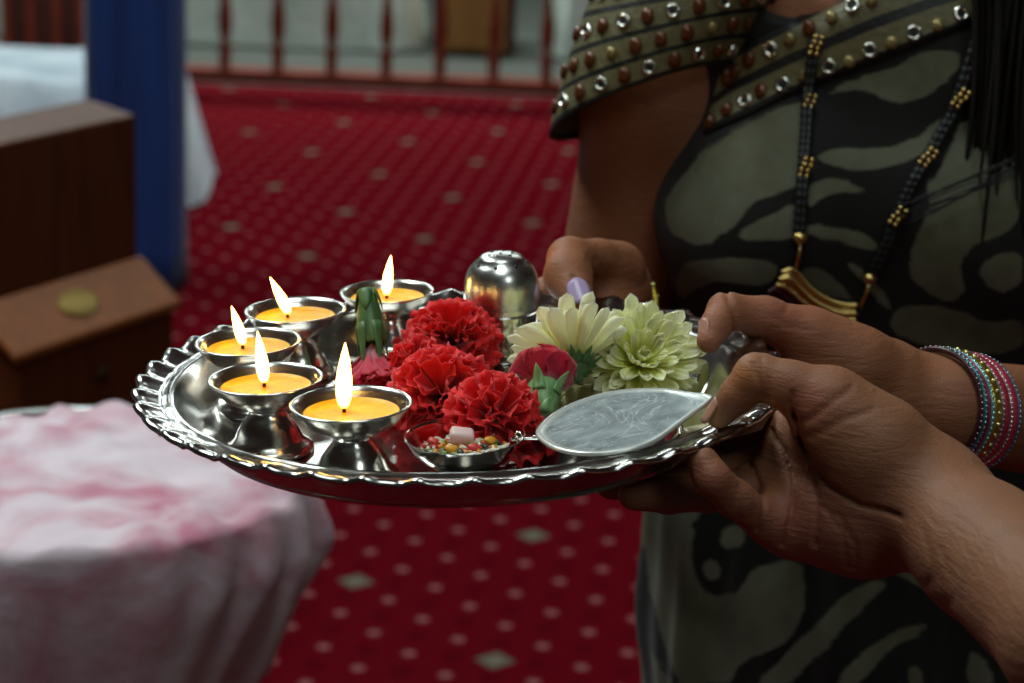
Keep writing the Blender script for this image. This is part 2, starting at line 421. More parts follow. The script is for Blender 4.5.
# ================================================================ cloth-covered round table, lower left
TX, TY, TR, TZ = -.392, 1.868, .196, .745
tb = empty('round_stand', (TX, TY, 0), 'round steel stand under the pink and white cloth', 'table')
MB().lathe([(0, TZ), (TR - .012, TZ), (TR - .006, TZ + .014), (TR + .004, TZ + .016), (TR + .006, TZ + .012), (TR, TZ - .004), (TR - .02, TZ - .02), (0, TZ - .02)], 72).build('tray', M_STEEL, tb)
MB().lathe([(.03, TZ - .02), (.03, .03), (.15, .02), (.15, 0), (0, 0)], 32).build('pedestal', M_STEEL, tb)
def table_cloth():
    r0 = random.Random(4); n = 260
    V = []; F = []; ts = list(np.linspace(0.02, 1, 20)) + list(1 + np.linspace(.03, 1, 26))
    nz = lambda x, y, s: math.sin(x * s + 1.3 * math.sin(y * s * .7 + s)) * math.cos(y * s * 1.1 + .9 * math.sin(x * s * .8))
    def amp(a):  # the cloth covers front / right; at the back its edge stays on the tray
        return .5 + .5 * math.cos(a + math.pi / 2 - .15)
    for t in ts:
        for i in range(n):
            a = 2 * math.pi * i / n; c, s = math.cos(a), math.sin(a)
            fold = .5 * math.sin(11 * a + .6) + .35 * math.sin(19 * a + 2.1) + .3 * math.sin(31 * a + .4)
            w = amp(a); w2 = 1 / (1 + math.exp(-(w - .22) * 22))
            rt = TR + w2 * .010 - (1 - w2) * (.030 + .012 * math.sin(7 * a))
            if t <= 1:
                r = rt * t; x, y = r * c, r * s
                z = TZ + .024 + .004 * nz(x, y, 34) + .004 * nz(y, x, 71) + .006 * math.exp(-((x * .5 + y - .055 + .012 * math.sin(x * 50)) / .014) ** 2) + .005 * math.exp(-((x * .9 + y * .6 - .05) / .012) ** 2)
                if t > .93: z -= .002
            else:
                q = (t - 1); edge0 = max(0.0, math.cos(a + .12)) ** 2; L = (.30 - .13 * edge0 + .02 * math.sin(3 * a + 1) + .012 * math.sin(13 * a)) * w2
                edge = max(0.0, math.cos(a + .12)) ** 3
                out = .008 * w2 * (1 - math.exp(-q * 8)) + fold * .011 * q ** .6 * w2 + edge * (.010 * math.sin(min(1, q * 3) * math.pi / 2) - .085 * max(0, q - .3)) * w2 - .03 * q * (1 - edge)
                out += edge * .011 * math.sin(23 * a + 5 * q) * min(1, q * 3)
                r = rt + out; x, y = r * c, r * s; z = TZ + .022 - q * L - .002 * (1 - w2)
            V.append((x, y, z))
    R = len(ts)
    for j in range(R - 1):
        for i in range(n):
            k = (i + 1) % n; F.append((j*n+i, (j+1)*n+i, (j+1)*n+k, j*n+k))
    F.append(tuple(range(n)))
    g = N('pink_white_cloth'); v = g.coord()
    n1 = g.noise(7, 4, .6, v, .8); n2 = g.noise(60, 3, .6, v)
    n3 = g.noise(16, 2, .5, g.scale(v, 1, 1, .25))
    c = g.mix(g.ramp(n1, [(.45, (0,0,0,1)), (.66, (1,1,1,1))]), srgb(236, 218, 226), srgb(206, 128, 148))
    c = g.mix(g.math('MULTIPLY', n3, .35), c, srgb(150, 100, 132))
    g.set(Base_Color=c, Roughness=.95, Sheen_Weight=.3, Subsurface_Weight=.0, Specular_IOR_Level=.1); g.bump(g.math('ADD', n2, g.noise(26, 4, .6, v)), .35, .004)
    o = mesh_obj('table_cloth', V, F, g.m); o.location = (TX, TY, 0)
    b = o.modifiers.new('s', 'SOLIDIFY'); b.thickness = .0015; b.offset = 1
    props(o, 'crumpled pink and white cloth draped over the round stand', 'cloth')
table_cloth()

# ================================================================ plate and what stands on it
PC = Vector((-0.02448, 1.03569, CAMH - 0.32040)); PN = Vector((-.05982, .0047, 1)).normalized()
px_ = Vector((1, 0, .0598)).normalized(); py_ = PN.cross(px_).normalized(); px_ = py_.cross(PN).normalized()
PM = Matrix(((px_.x, py_.x, PN.x, PC.x), (px_.y, py_.y, PN.y, PC.y), (px_.z, py_.z, PN.z, PC.z), (0, 0, 0, 1)))
PMI = PM.inverted()
HF = -.0225     # plate floor below the rim plane
def on_plate(px, py, h):
    """point of the plate frame at height h over the rim plane seen at the pixel"""
    o = Vector((0, 0, CAMH)); d = ray(px, py); n = PN; t = ((PC + n * h) - o).dot(n) / d.dot(n)
    return PMI @ (o + d * t)
def pw(x, y, h): return PM @ Vector((x, y, h))
PROT = PM.to_euler()
def plate():
    n = 840; K = 42
    prof = [(0, HF), (.04, HF), (.08, HF), (.100, HF), (.112, HF + .0006), (.121, HF + .003), (.128, HF + .008), (.135, HF + .0145), (.1405, -.0035), (.1425, -.0018), (.1440, -.0022),
            (.1465, -.0030), (.1495, -.0022), (.153, -.0008), (.1565, .0002), (.159, .0004), (.1602, -.0002), (.1608, -.0012), (.1602, -.0022)]
    und = [(.157, -.0022), (.152, -.0038), (.147, -.0052), (.143, -.006), (.1395, HF + .0125), (.134, HF + .0045), (.127, HF - .0015), (.117, HF - .0048), (.108, HF - .0056), (.100, HF - .0040), (.08, HF - .0030), (0, HF - .0030)]
    V = []; F = []; P = prof + und
    for r, z in P:
        for i in range(n):
            a = 2 * math.pi * i / n
            w = max(0.0, min(1.0, (r - .1435) / .0165)); w = w * w * (3 - 2 * w)
            s = math.cos(K * a); rr = r + .0010 * w * s; zz_ = z + w * (.0011 * s + .0003 * math.cos(K * a * 2 + .8))
            V.append((rr * math.cos(a), rr * math.sin(a), zz_))
    for j in range(len(P) - 1):
        for i in range(n):
            k = (i + 1) % n; F.append((j*n+i, j*n+k, (j+1)*n+k, (j+1)*n+i))
    g = N('plate_steel'); v = g.coord()
    d = g.noise(9, 4, .6, v); sc = g.noise(140, 3, .6, g.scale(v, 1, 8, 1))
    g.set(Base_Color=g.ramp(d, [(.35, (.42, .40, .38, 1)), (.65, (.60, .58, .55, 1))]), Metallic=1.0, Roughness=g.math('MULTIPLY_ADD', sc, .12, .10))
    g.bump(g.noise(45, 2), .10, .0006)
    o = mesh_obj('round_platter', V, F, g.m, matrix=PM)
    props(o, 'large round polished steel platter with fluted rim held in the hands', 'platter')
plate()

# ---- oil lamps
DS = .036 / .042
DP = [(0, 0), (.0205, 0), (.0218, .0012), (.0215, .003), (.0195, .0052), (.0175, .0068), (.0162, .009), (.0150, .0125), (.0128, .0165), (.0100, .0205), (.0084, .0235), (.0082, .0248),
      (.0100, .0262), (.0145, .0280), (.0195, .0312), (.0235, .0352), (.0258, .0388), (.0270, .0408), (.0278, .0418), (.0279, .0424), (.0270, .0428), (.0255, .0420), (.0240, .0400), (.0225, .0370), (.019, .034), (.012, .0322), (0, .0318)]
WAXZ = .0364
def wax_mat():
    g = N('yellow_wax'); g.set(Base_Color=g.ramp(g.noise(160, 4), [(.35, (.80, .36, .004, 1)), (.65, (.88, .46, .006, 1))]), Roughness=.4, Specular_IOR_Level=.25, Subsurface_Weight=1.0, Subsurface_Scale=.012, Subsurface_Radius=(1, .5, .12))
    g.bump(g.noise(130, 3), .35, .0008); return g.m
M_WAX = wax_mat(); M_CUP = m_steel('cup_steel', .20, (.72, .69, .64, 1), .06)
def flame_mat():
    g = N('candle_flame'); lw = g.n('ShaderNodeLayerWeight'); lw.inputs[0].default_value = .45
    z = g.attr('h')
    col = g.ramp(lw.outputs['Facing'], [(.3, (1, .58, .14, 1)), (.75, (1, .36, .04, 1)), (1, (.5, .10, .004, 1))])
    st = g.ramp(z, [(0, (.10,)*3 + (1,)), (.22, (.7,)*3 + (1,)), (.5, (1,)*3 + (1,)), (1, (.75,)*3 + (1,))])
    g.set(Base_Color=(0,0,0,1), Emission_Color=col, Emission_Strength=g.math('MULTIPLY', st, 24.0), Roughness=1.0, Specular_IOR_Level=0.0); return g.m
M_FLAME = flame_mat()
def flame_mesh(h, r, lean):
    m = MB(); n = 20; R = 22
    v = []; f = []; a = []
    for j in range(R):
        t = j / (R - 1); rr = r * (math.sin(math.pi * min(1, t * 1.02 + .02) ** .62) ** .85) * (1 - .25 * t) if t < .999 else 0
        rr = r * max(0.0, (t + .03) ** .45 * (1 - t) ** .95) * 1.75
        for i in range(n):
            q = 2 * math.pi * i / n
            v.append((rr * math.cos(q) + lean[0] * h * t ** 1.3 , rr * math.sin(q) + lean[1] * h * t ** 1.3, h * t)); a.append(t)
    for j in range(R - 1):
        for i in range(n):
            k = (i + 1) % n; f.append((j*n+i, j*n+k, (j+1)*n+k, (j+1)*n+i))
    f.append(tuple(range(n - 1, -1, -1)))
    return m.add(v, f, a)
lamps = [  # rim centre px, scale, flame base (wick) offset, flame height, radius, lean
    ((351, 403), 1.02, (-.0035, .003), .0285, .0042, (.06, 0), 'frontmost steel oil lamp with tallest flame, nearest the small bowl'),
    ((265.5, 378), 1.00, (-.0012, .003), .0235, .0034, (-.07, 0), 'steel oil lamp left of the front one, broad foot showing near the rim'),
    ((248, 341), 0.98, (-.0035, .004), .0190, .0030, (-.22, 0), 'leftmost steel oil lamp at the platter edge with smallest flame'),
    ((295, 309.5), 0.98, (-.0045, .003), .0185, .0034, (-.42, 0), 'second-farthest steel oil lamp, its flame leaning left'),
    ((387, 291), 0.94, (-.0005, .003), .0205, .0031, (.14, 0), 'farthest steel oil lamp, behind the drooping green-capped carnation')]
for i, (c, s, wk, fh, fr, lean, lab) in enumerate(lamps):
    rimh = HF + .0424 * DS * s
    p = on_plate(c[0], c[1], rimh); e = empty('oil_lamp', PM @ Vector((p.x, p.y, HF)), lab, 'oil lamp', 'steel oil lamps burning on the platter', PROT)
    S = DS * s; R_ = 1.0 * s * .96
    if i == 0:
        cup0 = MB().lathe([(r * .985, z * DS) for r, z in DP], 96).build('cup', M_CUP, e)
        m = MB(); wp = []
        for j in range(14):
            r = .0214 * j / 13; wp.append((r, WAXZ * DS + (.0012 if j > 11 else 0) * (j - 11) / 2))
        wax0 = MB().lathe(wp, 64).build('wax', M_WAX, e)
    else:
        for src in (cup0, wax0):
            d = src.copy(); C.objects.link(d); d.parent = e
    e.scale = (s, s, s)
    w0 = Vector((wk[0], wk[1], WAXZ * DS))
    MB().tube([w0 - Vector((0,0,.002)), w0 + Vector((0, 0, .002)), w0 + Vector((lean[0] * .003, 0, .0048))], [.0009, .0008, .0006], 8).build('wick', M_WICK, e)
    fl = flame_mesh(fh * 1.08 / s, fr * 1.18 / s, lean).build('flame', M_FLAME, e, attr='h'); fl.location = w0 + Vector((0, 0, .0022))

# ---- steel shaker with domed perforated cap
p = on_plate(502, 303, HF + .030)
sh = empty('sprinkler_pot', PM @ Vector((p.x, p.y, HF)), 'small steel sprinkler pot with a domed pierced cap', 'shaker', None, PROT); M_SATIN = m_steel('satin_steel', .27, (.72, .71, .68, 1)); sh.scale = (1.06, 1.06, 1.18)
MB().lathe([(0, 0), (.0165, 0), (.0175, .001), (.0178, .006), (.0178, .024), (.0172, .026)], 64).build('body', M_STEEL, sh)
cap = MB().lathe([(.0178, .0215), (.0180, .0225), (.0192, .0226), (.0196, .0236), (.0190, .0246), (.0193, .0256), (.0193, .0300), (.0190, .0345), (.0182, .0385), (.0165, .0420), (.0140, .0445), (.0120, .0456), (.0116, .0466), (.0105, .0476), (.0080, .0484), (.004, .0488), (0, .0489)], 64).build('cap', M_SATIN, sh)
for k, (r, z, n_) in enumerate(((.0, .0487, 1), (.0062, .0485, 6), (.0135, .0447, 8))):
    for j in range(n_):
        a = 2 * math.pi * j / n_ + k * .3; tilt = .8 if r > .01 else .12
        M = Matrix.Translation((r * math.cos(a), r * math.sin(a), z)) @ Matrix.Rotation(a, 4, 'Z') @ Matrix.Rotation(tilt, 4, 'Y')
        MB().lathe([(0, .0004), (.0009, .0004), (.0010, -.0002)], 12, M).build('hole', M_BLACK, cap)

# ---- small bowl with sugar and grains
rimh = HF + .0185
p = on_plate(464.5, 436, rimh)
bw = empty('small_steel_bowl', PM @ Vector((p.x, p.y, HF)), 'small shallow steel bowl of sugar and coloured grains at the front rim', 'bowl', None, PROT)
MB().lathe([(0, 0), (.0130, 0), (.0135, .001), (.0122, .003), (.0150, .0042), (.0205, .0085), (.0245, .0130), (.0268, .0172), (.0277, .0186), (.0277, .0193), (.0268, .0190), (.0255, .0172), (.0235, .0135), (.020, .0095), (.014, .0062), (0, .0055)], 96).build('bowl_body', M_STEEL, bw)
b0 = PM @ Vector((p.x, p.y, HF))
def bowlpt(x, y, z): return PM @ Vector((p.x + x, p.y + y, HF + z))
M_SUGAR = simple('pale_pink_sugar', srgb(238, 206, 202), .45, 0, .05, 80, Subsurface_Weight=.5, Subsurface_Scale=.003)
o = MB().box((0, 0, 0), (.0112, .0085, .0066)).build('sugar_lump', M_SUGAR, None, True, .0018)
o.location = bowlpt(-.0015, .0055, .0165); o.rotation_euler = (.25, .12, .1)
props(o, 'pale pink lump of sugar on top of the grains in the small bowl', 'sugar lump')
gm = []; gcols = [(232, 226, 205), (70, 60, 50), (236, 150, 40), (220, 60, 60), (120, 160, 60)]
gmat = [simple('grain_' + n_, srgb(*c_), .5) for n_, c_ in zip(('rice_white', 'dark', 'orange', 'red', 'green'), gcols)]
m = MB()
for k in range(230):
    a = rng.uniform(0, 6.28); r = .0195 * math.sqrt(rng.uniform(0, 1)); x, y = r * math.cos(a), r * math.sin(a)
    z = .0108 + .0022 * (1 - (r / .02) ** 2) + rng.uniform(-.0006, .001) + .0018 * (r / .02) ** 2
    ci = rng.choice([0, 0, 0, 0, 1, 2, 2, 3, 4])
    M = Euler((rng.uniform(-.5, .5), rng.uniform(-.5, .5), rng.uniform(0, 3.14))).to_matrix().to_4x4()
    if ci == 0: m.sphere((x, y, z), .0008, 7, 5, (3.4, 1, 1), 0, M)
    else: m.sphere((x, y, z), .0011, 7, 5, (1.9, 1.1, 1), int(ci), M)
m.lathe([(0, .0105), (.0195, .0115), (.0215, .011)], 40, None, 0)
o = m.build('rice_and_seed_mix', gmat, None, matrix=Matrix.Translation(b0) @ PROT.to_matrix().to_4x4())
props(o, 'mix of rice and orange, red and green seeds filling the small bowl', 'grains', kind='stuff')
for (x, y, c_, nm, lb) in ((.0045, -.006, (226, 66, 62), 'red_sweet', 'red sugared sweet at the front of the small bowl'), (-.0145, .003, (214, 56, 40), 'red_sweet', 'red sugared sweet left of the sugar lump'),
                        (-.006, -.0075, (240, 160, 40), 'orange_sweet', 'orange sugared sweet at the front of the small bowl'), (.0115, .004, (242, 166, 44), 'orange_sweet', 'orange sugared sweet right of the sugar lump')):
    o = MB().sphere((0, 0, 0), .0022, 14, 9, (1.5, 1.1, .8)).build(nm, simple(nm, srgb(*c_), .4), None)
    o.location = bowlpt(x, y, .0150); o.rotation_euler = (0, .1, x * 60)
    props(o, lb, 'sweet', 'sugared sweets in the small bowl')

# ---- round steel tin with tilted teardrop lid
cx = on_plate(608, 428, HF + .016)
tn = empty('round_tin', PM @ Vector((cx.x, cx.y, HF)), 'low round steel tin with a side lug, under the frosted metal lid', 'tin', None, PROT)
MB().lathe([(0, 0), (.031, 0), (.0325, .001), (.033, .004), (.033, .0135), (.0345, .0150), (.0350, .0160), (.0340, .0165), (.0318, .0150), (.0312, .004), (0, .003)], 96).build('body', M_STEEL, tn)
lg = MB().box((-.0385, -.008, .0150), (.013, .008, .0018)); lg.lathe([(0, .0185), (.0022, .0182), (.003, .0168), (.0032, .0150), (0, .015)], 20, Matrix.Translation((-.041, -.008, 0)))
lg.build('hinge_lug', M_STEEL, tn, True, .0006)
# lid outline given as points of the picture lying on the lid's own tilted plane
def lid_leaf():
    O0 = PM @ Vector((cx.x, cx.y, HF + .0235)); nrm = (PN + px_ * -.10 + py_ * -.05).normalized()
    def hit(px, py):
        d = ray(px, py); o = Vector((0, 0, CAMH)); return o + d * ((O0 - o).dot(nrm) / d.dot(nrm))
    out = [(536, 434), (541, 425), (551, 416), (566, 407), (585, 399.5), (606, 393.5), (628, 390.5), (650, 389.5), (668, 390), (684, 393), (698, 397), (707, 400), (713, 404), (707, 408.5), (699, 412),
           (690, 417), (680, 424), (668, 433), (656, 441), (640, 447.5), (620, 452), (600, 454.5), (582, 454.5), (565, 452), (551, 447.5), (541, 441)]
    ex = (px_ - nrm * px_.dot(nrm)).normalized(); ey = nrm.cross(ex); M = Matrix(((ex.x, ey.x, nrm.x, O0.x), (ex.y, ey.y, nrm.y, O0.y), (ex.z, ey.z, nrm.z, O0.z), (0,0,0,1))); MI = M.inverted()
    pts = [MI @ hit(*q) for q in out]
    # smooth closed outline
    n = len(pts); P = []
    for i in range(n):
        a, b, c, d = pts[i-1], pts[i], pts[(i+1) % n], pts[(i+2) % n]
        for k in range(5):
            t = k / 5; P.append(.5 * ((2*b) + (c - a) * t + (2*a - 5*b + 4*c - d) * t*t + (3*b - a - 3*c + d) * t**3))
    ce = sum(P, Vector()) / len(P); m = len(P); V = []; F = []; A = []
    rings = [(0.0, 0), (.3, 0), (.6, 0), (.8, 0), (.9, .0001), (.94, .0006), (.97, .0010), (1.0, .0008), (1.004, 0), (1.0, -.0008), (.9, -.0012), (.5, -.0012), (.0, -.0012)]
    for s, z in rings:
        for q in P:
            w = ce + (q - ce) * s; tipb = max(0.0, (w.x - .030)) ** 2 * 9
            V.append((w.x, w.y, z + tipb)); A.append(s)
    for j in range(len(rings) - 1):
        for i in range(m):
            k = (i + 1) % m; F.append((j*m+i, j*m+k, (j+1)*m+k, (j+1)*m+i))
    g = N('frosted_foil_lid'); v = g.coord()
    nz = g.noise(40, 5, .65, v, 1.6); ln = g.math('ABSOLUTE', g.math('SUBTRACT', g.noise(26, 3, .6, v, 2.5), .5))
    line = g.ramp(ln, [(0, (1,1,1,1)), (.018, (0,0,0,1))])
    edge = g.ramp(g.attr('e'), [(.88, (0,0,0,1)), (.95, (1,1,1,1))])
    c = g.mix(g.ramp(nz, [(.35, (0,0,0,1)), (.65, (1,1,1,1))]), srgb(112, 120, 124), srgb(160, 168, 170))
    c = g.mix(g.math('MULTIPLY', line, .6), c, srgb(205, 210, 208)); c = g.mix(edge, c, srgb(222, 224, 220))
    g.set(Base_Color=c, Metallic=.45, Roughness=g.math('MULTIPLY_ADD', edge, -.22, .48)); g.bump(g.noise(300, 3), .25, .0005)
    o = mesh_obj('teardrop_lid', V, F, g.m, matrix=M, attr={'e': A})
    props(o, 'frosted silver teardrop-shaped lid lying tilted on the round tin', 'lid')
lid_leaf()
q0 = on_plate(700, 425, HF + .012)
o = MB().box((0, 0, 0), (.018, .010, .010)).build('folded_foil_packet', simple('cream_foil', srgb(205, 190, 150), .35, .3), None, True, .002)
o.matrix_local = PM @ Matrix.Translation((q0.x, q0.y, HF + .0062)) @ Matrix.Rotation(.5, 4, 'Z')
props(o, 'small cream foil packet on the platter beneath the lid tip', 'packet')

# ================================================================ flowers
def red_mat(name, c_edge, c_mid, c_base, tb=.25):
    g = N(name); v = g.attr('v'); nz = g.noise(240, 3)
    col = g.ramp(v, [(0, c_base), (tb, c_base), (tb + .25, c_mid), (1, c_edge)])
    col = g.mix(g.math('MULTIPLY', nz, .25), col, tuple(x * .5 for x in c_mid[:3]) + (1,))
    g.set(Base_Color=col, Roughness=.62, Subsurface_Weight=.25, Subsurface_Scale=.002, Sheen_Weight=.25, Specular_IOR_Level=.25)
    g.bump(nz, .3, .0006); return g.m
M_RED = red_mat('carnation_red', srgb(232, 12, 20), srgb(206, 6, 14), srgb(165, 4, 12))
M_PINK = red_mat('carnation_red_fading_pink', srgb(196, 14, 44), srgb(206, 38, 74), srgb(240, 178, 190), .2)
def green_mat(name, a, b):
    g = N(name); g.set(Base_Color=g.ramp(g.noise(90, 3, .5, g.scale(g.coord(), 3, 3, .5)), [(.35, a), (.65, b)]), Roughness=.5, Subsurface_Weight=.15, Subsurface_Scale=.002); return g.m
M_GREEN = green_mat('calyx_green', srgb(96, 140, 84), srgb(146, 182, 120)); M_DGREEN = green_mat('dark_calyx_green', srgb(54, 90, 46), srgb(82, 122, 62))
def petal(m, M, L, w, polar, azim, curl, ruff, r0, ph, ser=.06, nu=22, nv=10, spread=.62):
    """fan-shaped ruffled petal growing from the origin: polar angle from +Z, opening outward"""
    v = []; f = []; a = []
    ks = r0.uniform(3.2, 5.0)
    for j in range(nv):
        t = j / (nv - 1)
        for i in range(nu):
            u = -1 + 2 * i / (nu - 1)
            ser_ = 1 + (ser * math.sin(u * 23 + ph) * (1 if i % 2 else .3) - (.34 if ser == 0 else .14) * u * u) * t ** 4
            s = L * t * ser_
            wid = w * (t ** .75) * (.25 + .75 * t) * u
            pol = polar + curl * t * t
            # integrate the curve roughly
            rad = s * math.sin(polar + curl * t * .5); z = s * math.cos(polar + curl * t * .5)
            rf = ruff * t ** 1.8 * (math.sin(ks * u * 2.2 + ph) + .5 * math.sin(ks * u * 5.1 + ph * 2))
            x = rad + rf * math.cos(pol); zz_ = z - rf * math.sin(pol); y = wid
            x *= 1 - spread * .25 * u * u * t
            ca, sa = math.cos(azim), math.sin(azim)
            v.append(M @ Vector((x * ca - y * sa, x * sa + y * ca, zz_))); a.append(t)
    for j in range(nv - 1):
        for i in range(nu - 1): f.append((j*nu+i, j*nu+i+1, (j+1)*nu+i+1, (j+1)*nu+i))
    m.add(v, f, a)
def calyx(m, L, r, n=5, flare=.03, sl=.52):
    prof = [(.0, -L), (.0022, -L), (r * .62, -L * .88), (r * .86, -L * .6), (r, -L * .25), (r * 1.02, 0), (r * .95, .001)]
    m.lathe(prof, 20)
    for k in range(n):
        a0 = 2 * math.pi * k / n
        for s in range(1):
            v = []; f = []
            for j in range(7):
                t = j / 6; w = .62 * (1 - t ** 1.6) * (2 * math.pi / n) / 2 + .01; z = -L * .35 + (L * .35 + L * sl) * t; rr = r * (1.03 + flare * t * t) + .0003
                for u in (-1, -.33, .33, 1): v.append((rr * math.cos(a0 + u * w), rr * math.sin(a0 + u * w), z))
            for j in range(6):
                for i in range(3): f.append((j*4+i, j*4+i+1, (j+1)*4+i+1, (j+1)*4+i))
            m.add(v, f)
    for k in range(4):      # small bracts at the base
        a0 = 2 * math.pi * k / 4 + .4; v = []; f = []
        for j in range(6):
            t = j / 5; w = .75 * (1 - t ** 1.5) + .02; z = -L + L * .42 * t; rr = r * (.50 + .42 * math.sin(min(1, t + .15) * 1.5)) + .0006
            for u in (-1, -.33, .33, 1): v.append((rr * math.cos(a0 + u * w), rr * math.sin(a0 + u * w), z))
        for j in range(5):
            for i in range(3): f.append((j*4+i, j*4+i+1, (j+1)*4+i+1, (j+1)*4+i))
        m.add(v, f)
def frame(axis, roll=0.0):
    q = Vector(axis).normalized().to_track_quat('Z', 'Y'); return q.to_matrix().to_4x4() @ Matrix.Rotation(roll, 4, 'Z')
CF = lambda x, y, z: (CM.to_3x3() @ Vector((x, y, z))).normalized()   # right, up, towards viewer
def rest_on_floor(e):
    M = PMI @ Matrix.Translation(e.location) @ e.rotation_euler.to_matrix().to_4x4(); MI = M.inverted(); r_ = random.Random(5)
    for ch in e.children:
        for v in ch.data.vertices:
            p = M @ v.co; f_ = HF + .0008
            if p.z < f_ + .002: p.z = max(f_ + .0005 * r_.random(), f_ + (p.z - f_) * .5 + .001); v.co = MI @ p
def carnation(name, loc, axis, R, label, seed, mat=None, layers=None, calyx_L=.016, calyx_r=.0055, group='red carnation heads on the platter', gmat=None, wk=1.0, ser_=.045, rk=1.0, flare=.03, sl=.52):
    r0 = random.Random(seed); e = empty(name, loc, label, 'flower', group); e.rotation_euler = frame(axis).to_euler()
    m = MB(); I = Matrix.Identity(4)
    layers = layers or [(7, 1.35, 1.0, .55), (6, 1.0, .98, .45), (6, .72, .95, .35), (5, .45, .92, .25), (4, .2, .9, .15)]
    for li, (n, pol, Ls, cu) in enumerate(layers):
        for k in range(n):
            az = 2 * math.pi * (k + .5 * (li % 2)) / n + r0.uniform(-.25, .25)
            petal(m, I, R * Ls * r0.uniform(.9, 1.08), R * r0.uniform(.50, .72) * wk, pol + r0.uniform(-.12, .12), az, cu + r0.uniform(-.15, .15), R * .075 * rk, r0, r0.uniform(0, 6.28), ser=ser_)
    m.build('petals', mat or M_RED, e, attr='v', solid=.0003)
    m = MB(); calyx(m, calyx_L, calyx_r, 5, flare, sl); m.build('calyx', gmat or M_GREEN, e, solid=.0004)
    rest_on_floor(e); return e
def fl(px, py, h): q = on_plate(px, py, h); return PM @ q
up = PN
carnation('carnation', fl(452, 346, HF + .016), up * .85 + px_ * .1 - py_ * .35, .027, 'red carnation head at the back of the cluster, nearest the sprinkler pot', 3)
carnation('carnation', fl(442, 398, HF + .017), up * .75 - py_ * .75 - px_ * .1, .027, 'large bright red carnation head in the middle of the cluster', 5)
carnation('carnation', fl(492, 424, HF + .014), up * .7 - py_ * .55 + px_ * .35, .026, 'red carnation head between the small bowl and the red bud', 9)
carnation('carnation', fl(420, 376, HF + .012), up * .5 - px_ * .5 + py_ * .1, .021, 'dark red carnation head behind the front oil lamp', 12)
# petals lying loose at the front left of the cluster
for (q, h, az, lb, sd) in (((418, 408), .0035, 3.6, 'loose red petal on the platter right of the front oil lamp', 1), ((512, 452), .0035, 5.2, 'loose red petal on the platter between bowl and tin', 2)):
    m = MB(); r0 = random.Random(sd); petal(m, Matrix.Identity(4), .024, .014, 1.35, 0, .2, .0022, r0, 1.0)
    o = m.build('loose_petal', M_RED, None, attr='v', solid=.0003); w_ = on_plate(q[0], q[1], HF + h)
    o.matrix_local = PM @ Matrix.Translation((w_.x, w_.y, HF + h)) @ Matrix.Rotation(az, 4, 'Z')
    props(o, lb, 'petal', 'loose red petals')
# upside-down carnation, green cap up
tip = fl(367, 290, HF + .052); bs = fl(372, 343, HF + .028)
ax = (bs - tip).normalized()
L_ = (bs - tip).length
carnation('drooping_carnation', bs, ax, .030, 'crimson carnation standing face down, its long green cap pointing up', 21, M_PINK,
          [(7, .62, 1.0, .0), (7, .45, 1.0, .0), (6, .25, .95, .0)], L_, .0070, gmat=M_DGREEN, wk=1.1, ser_=.02, rk=.6)
# bud facing away with pale green calyx towards the viewer
carnation('carnation_bud', fl(544, 388, HF + .020), CF(.03, .72, -.62), .0205, 'small crimson carnation seen from behind, its pale green calyx in front', 33, M_PINK,
          [(6, 1.35, 1.0, -1.15), (6, 1.1, 1.0, -.95), (5, .7, 1.0, -.5)], .019, .0080, wk=1.25, ser_=.0, rk=.25, flare=.75, sl=.22)

# chrysanthemums
def chry_mat(name, c0, c1, c2):
    g = N(name); v = g.attr('v'); nz = g.noise(300, 2, .5, g.coord())
    col = g.ramp(v, [(0, c0), (.45, c1), (1, c2)]); col = g.mix(g.math('MULTIPLY', g.noise(70, 2), .10), col, srgb(226, 206, 110))
    g.set(Base_Color=col, Roughness=.55, Subsurface_Weight=.5, Subsurface_Scale=.003, Subsurface_Radius=(1, 1, .5), Specular_IOR_Level=.3); g.bump(nz, .2, .0004); return g.m
M_CH1 = chry_mat('cream_petals', srgb(222, 216, 110), srgb(250, 242, 176), srgb(255, 248, 214))
M_CH2 = chry_mat('lime_petals', srgb(206, 220, 50), srgb(244, 246, 120), srgb(255, 253, 204))
def spoon(m, L, w, polar, azim, curl, ph, cup=.25, bend=0.0):
    nu, nv = 7, 14; v = []; f = []; a = []
    for j in range(nv):
        t = j / (nv - 1); pr = (t ** .6) * (1 - t ** 5) ** .5 * (.55 + .6 * t) if t < 1 else 0
        al = polar + curl * t * .5
        x0 = L * t * math.sin(al); z0 = L * t * math.cos(al); pol = polar + curl * t
        for i in range(nu):
            u = -1 + 2 * i / (nu - 1); y = w * pr * u + bend * L * t * t
            lift = cup * w * pr * (u * u) + .15 * w * pr * math.cos(u * 6)
            x = x0 - lift * math.cos(pol); z = z0 + lift * math.sin(pol)
            ca, sa = math.cos(azim), math.sin(azim); v.append((x * ca - y * sa, x * sa + y * ca, z)); a.append(t)
    for j in range(nv - 1):
        for i in range(nu - 1): f.append((j*nu+i, j*nu+i+1, (j+1)*nu+i+1, (j+1)*nu+i))
    m.add(v, f, a)
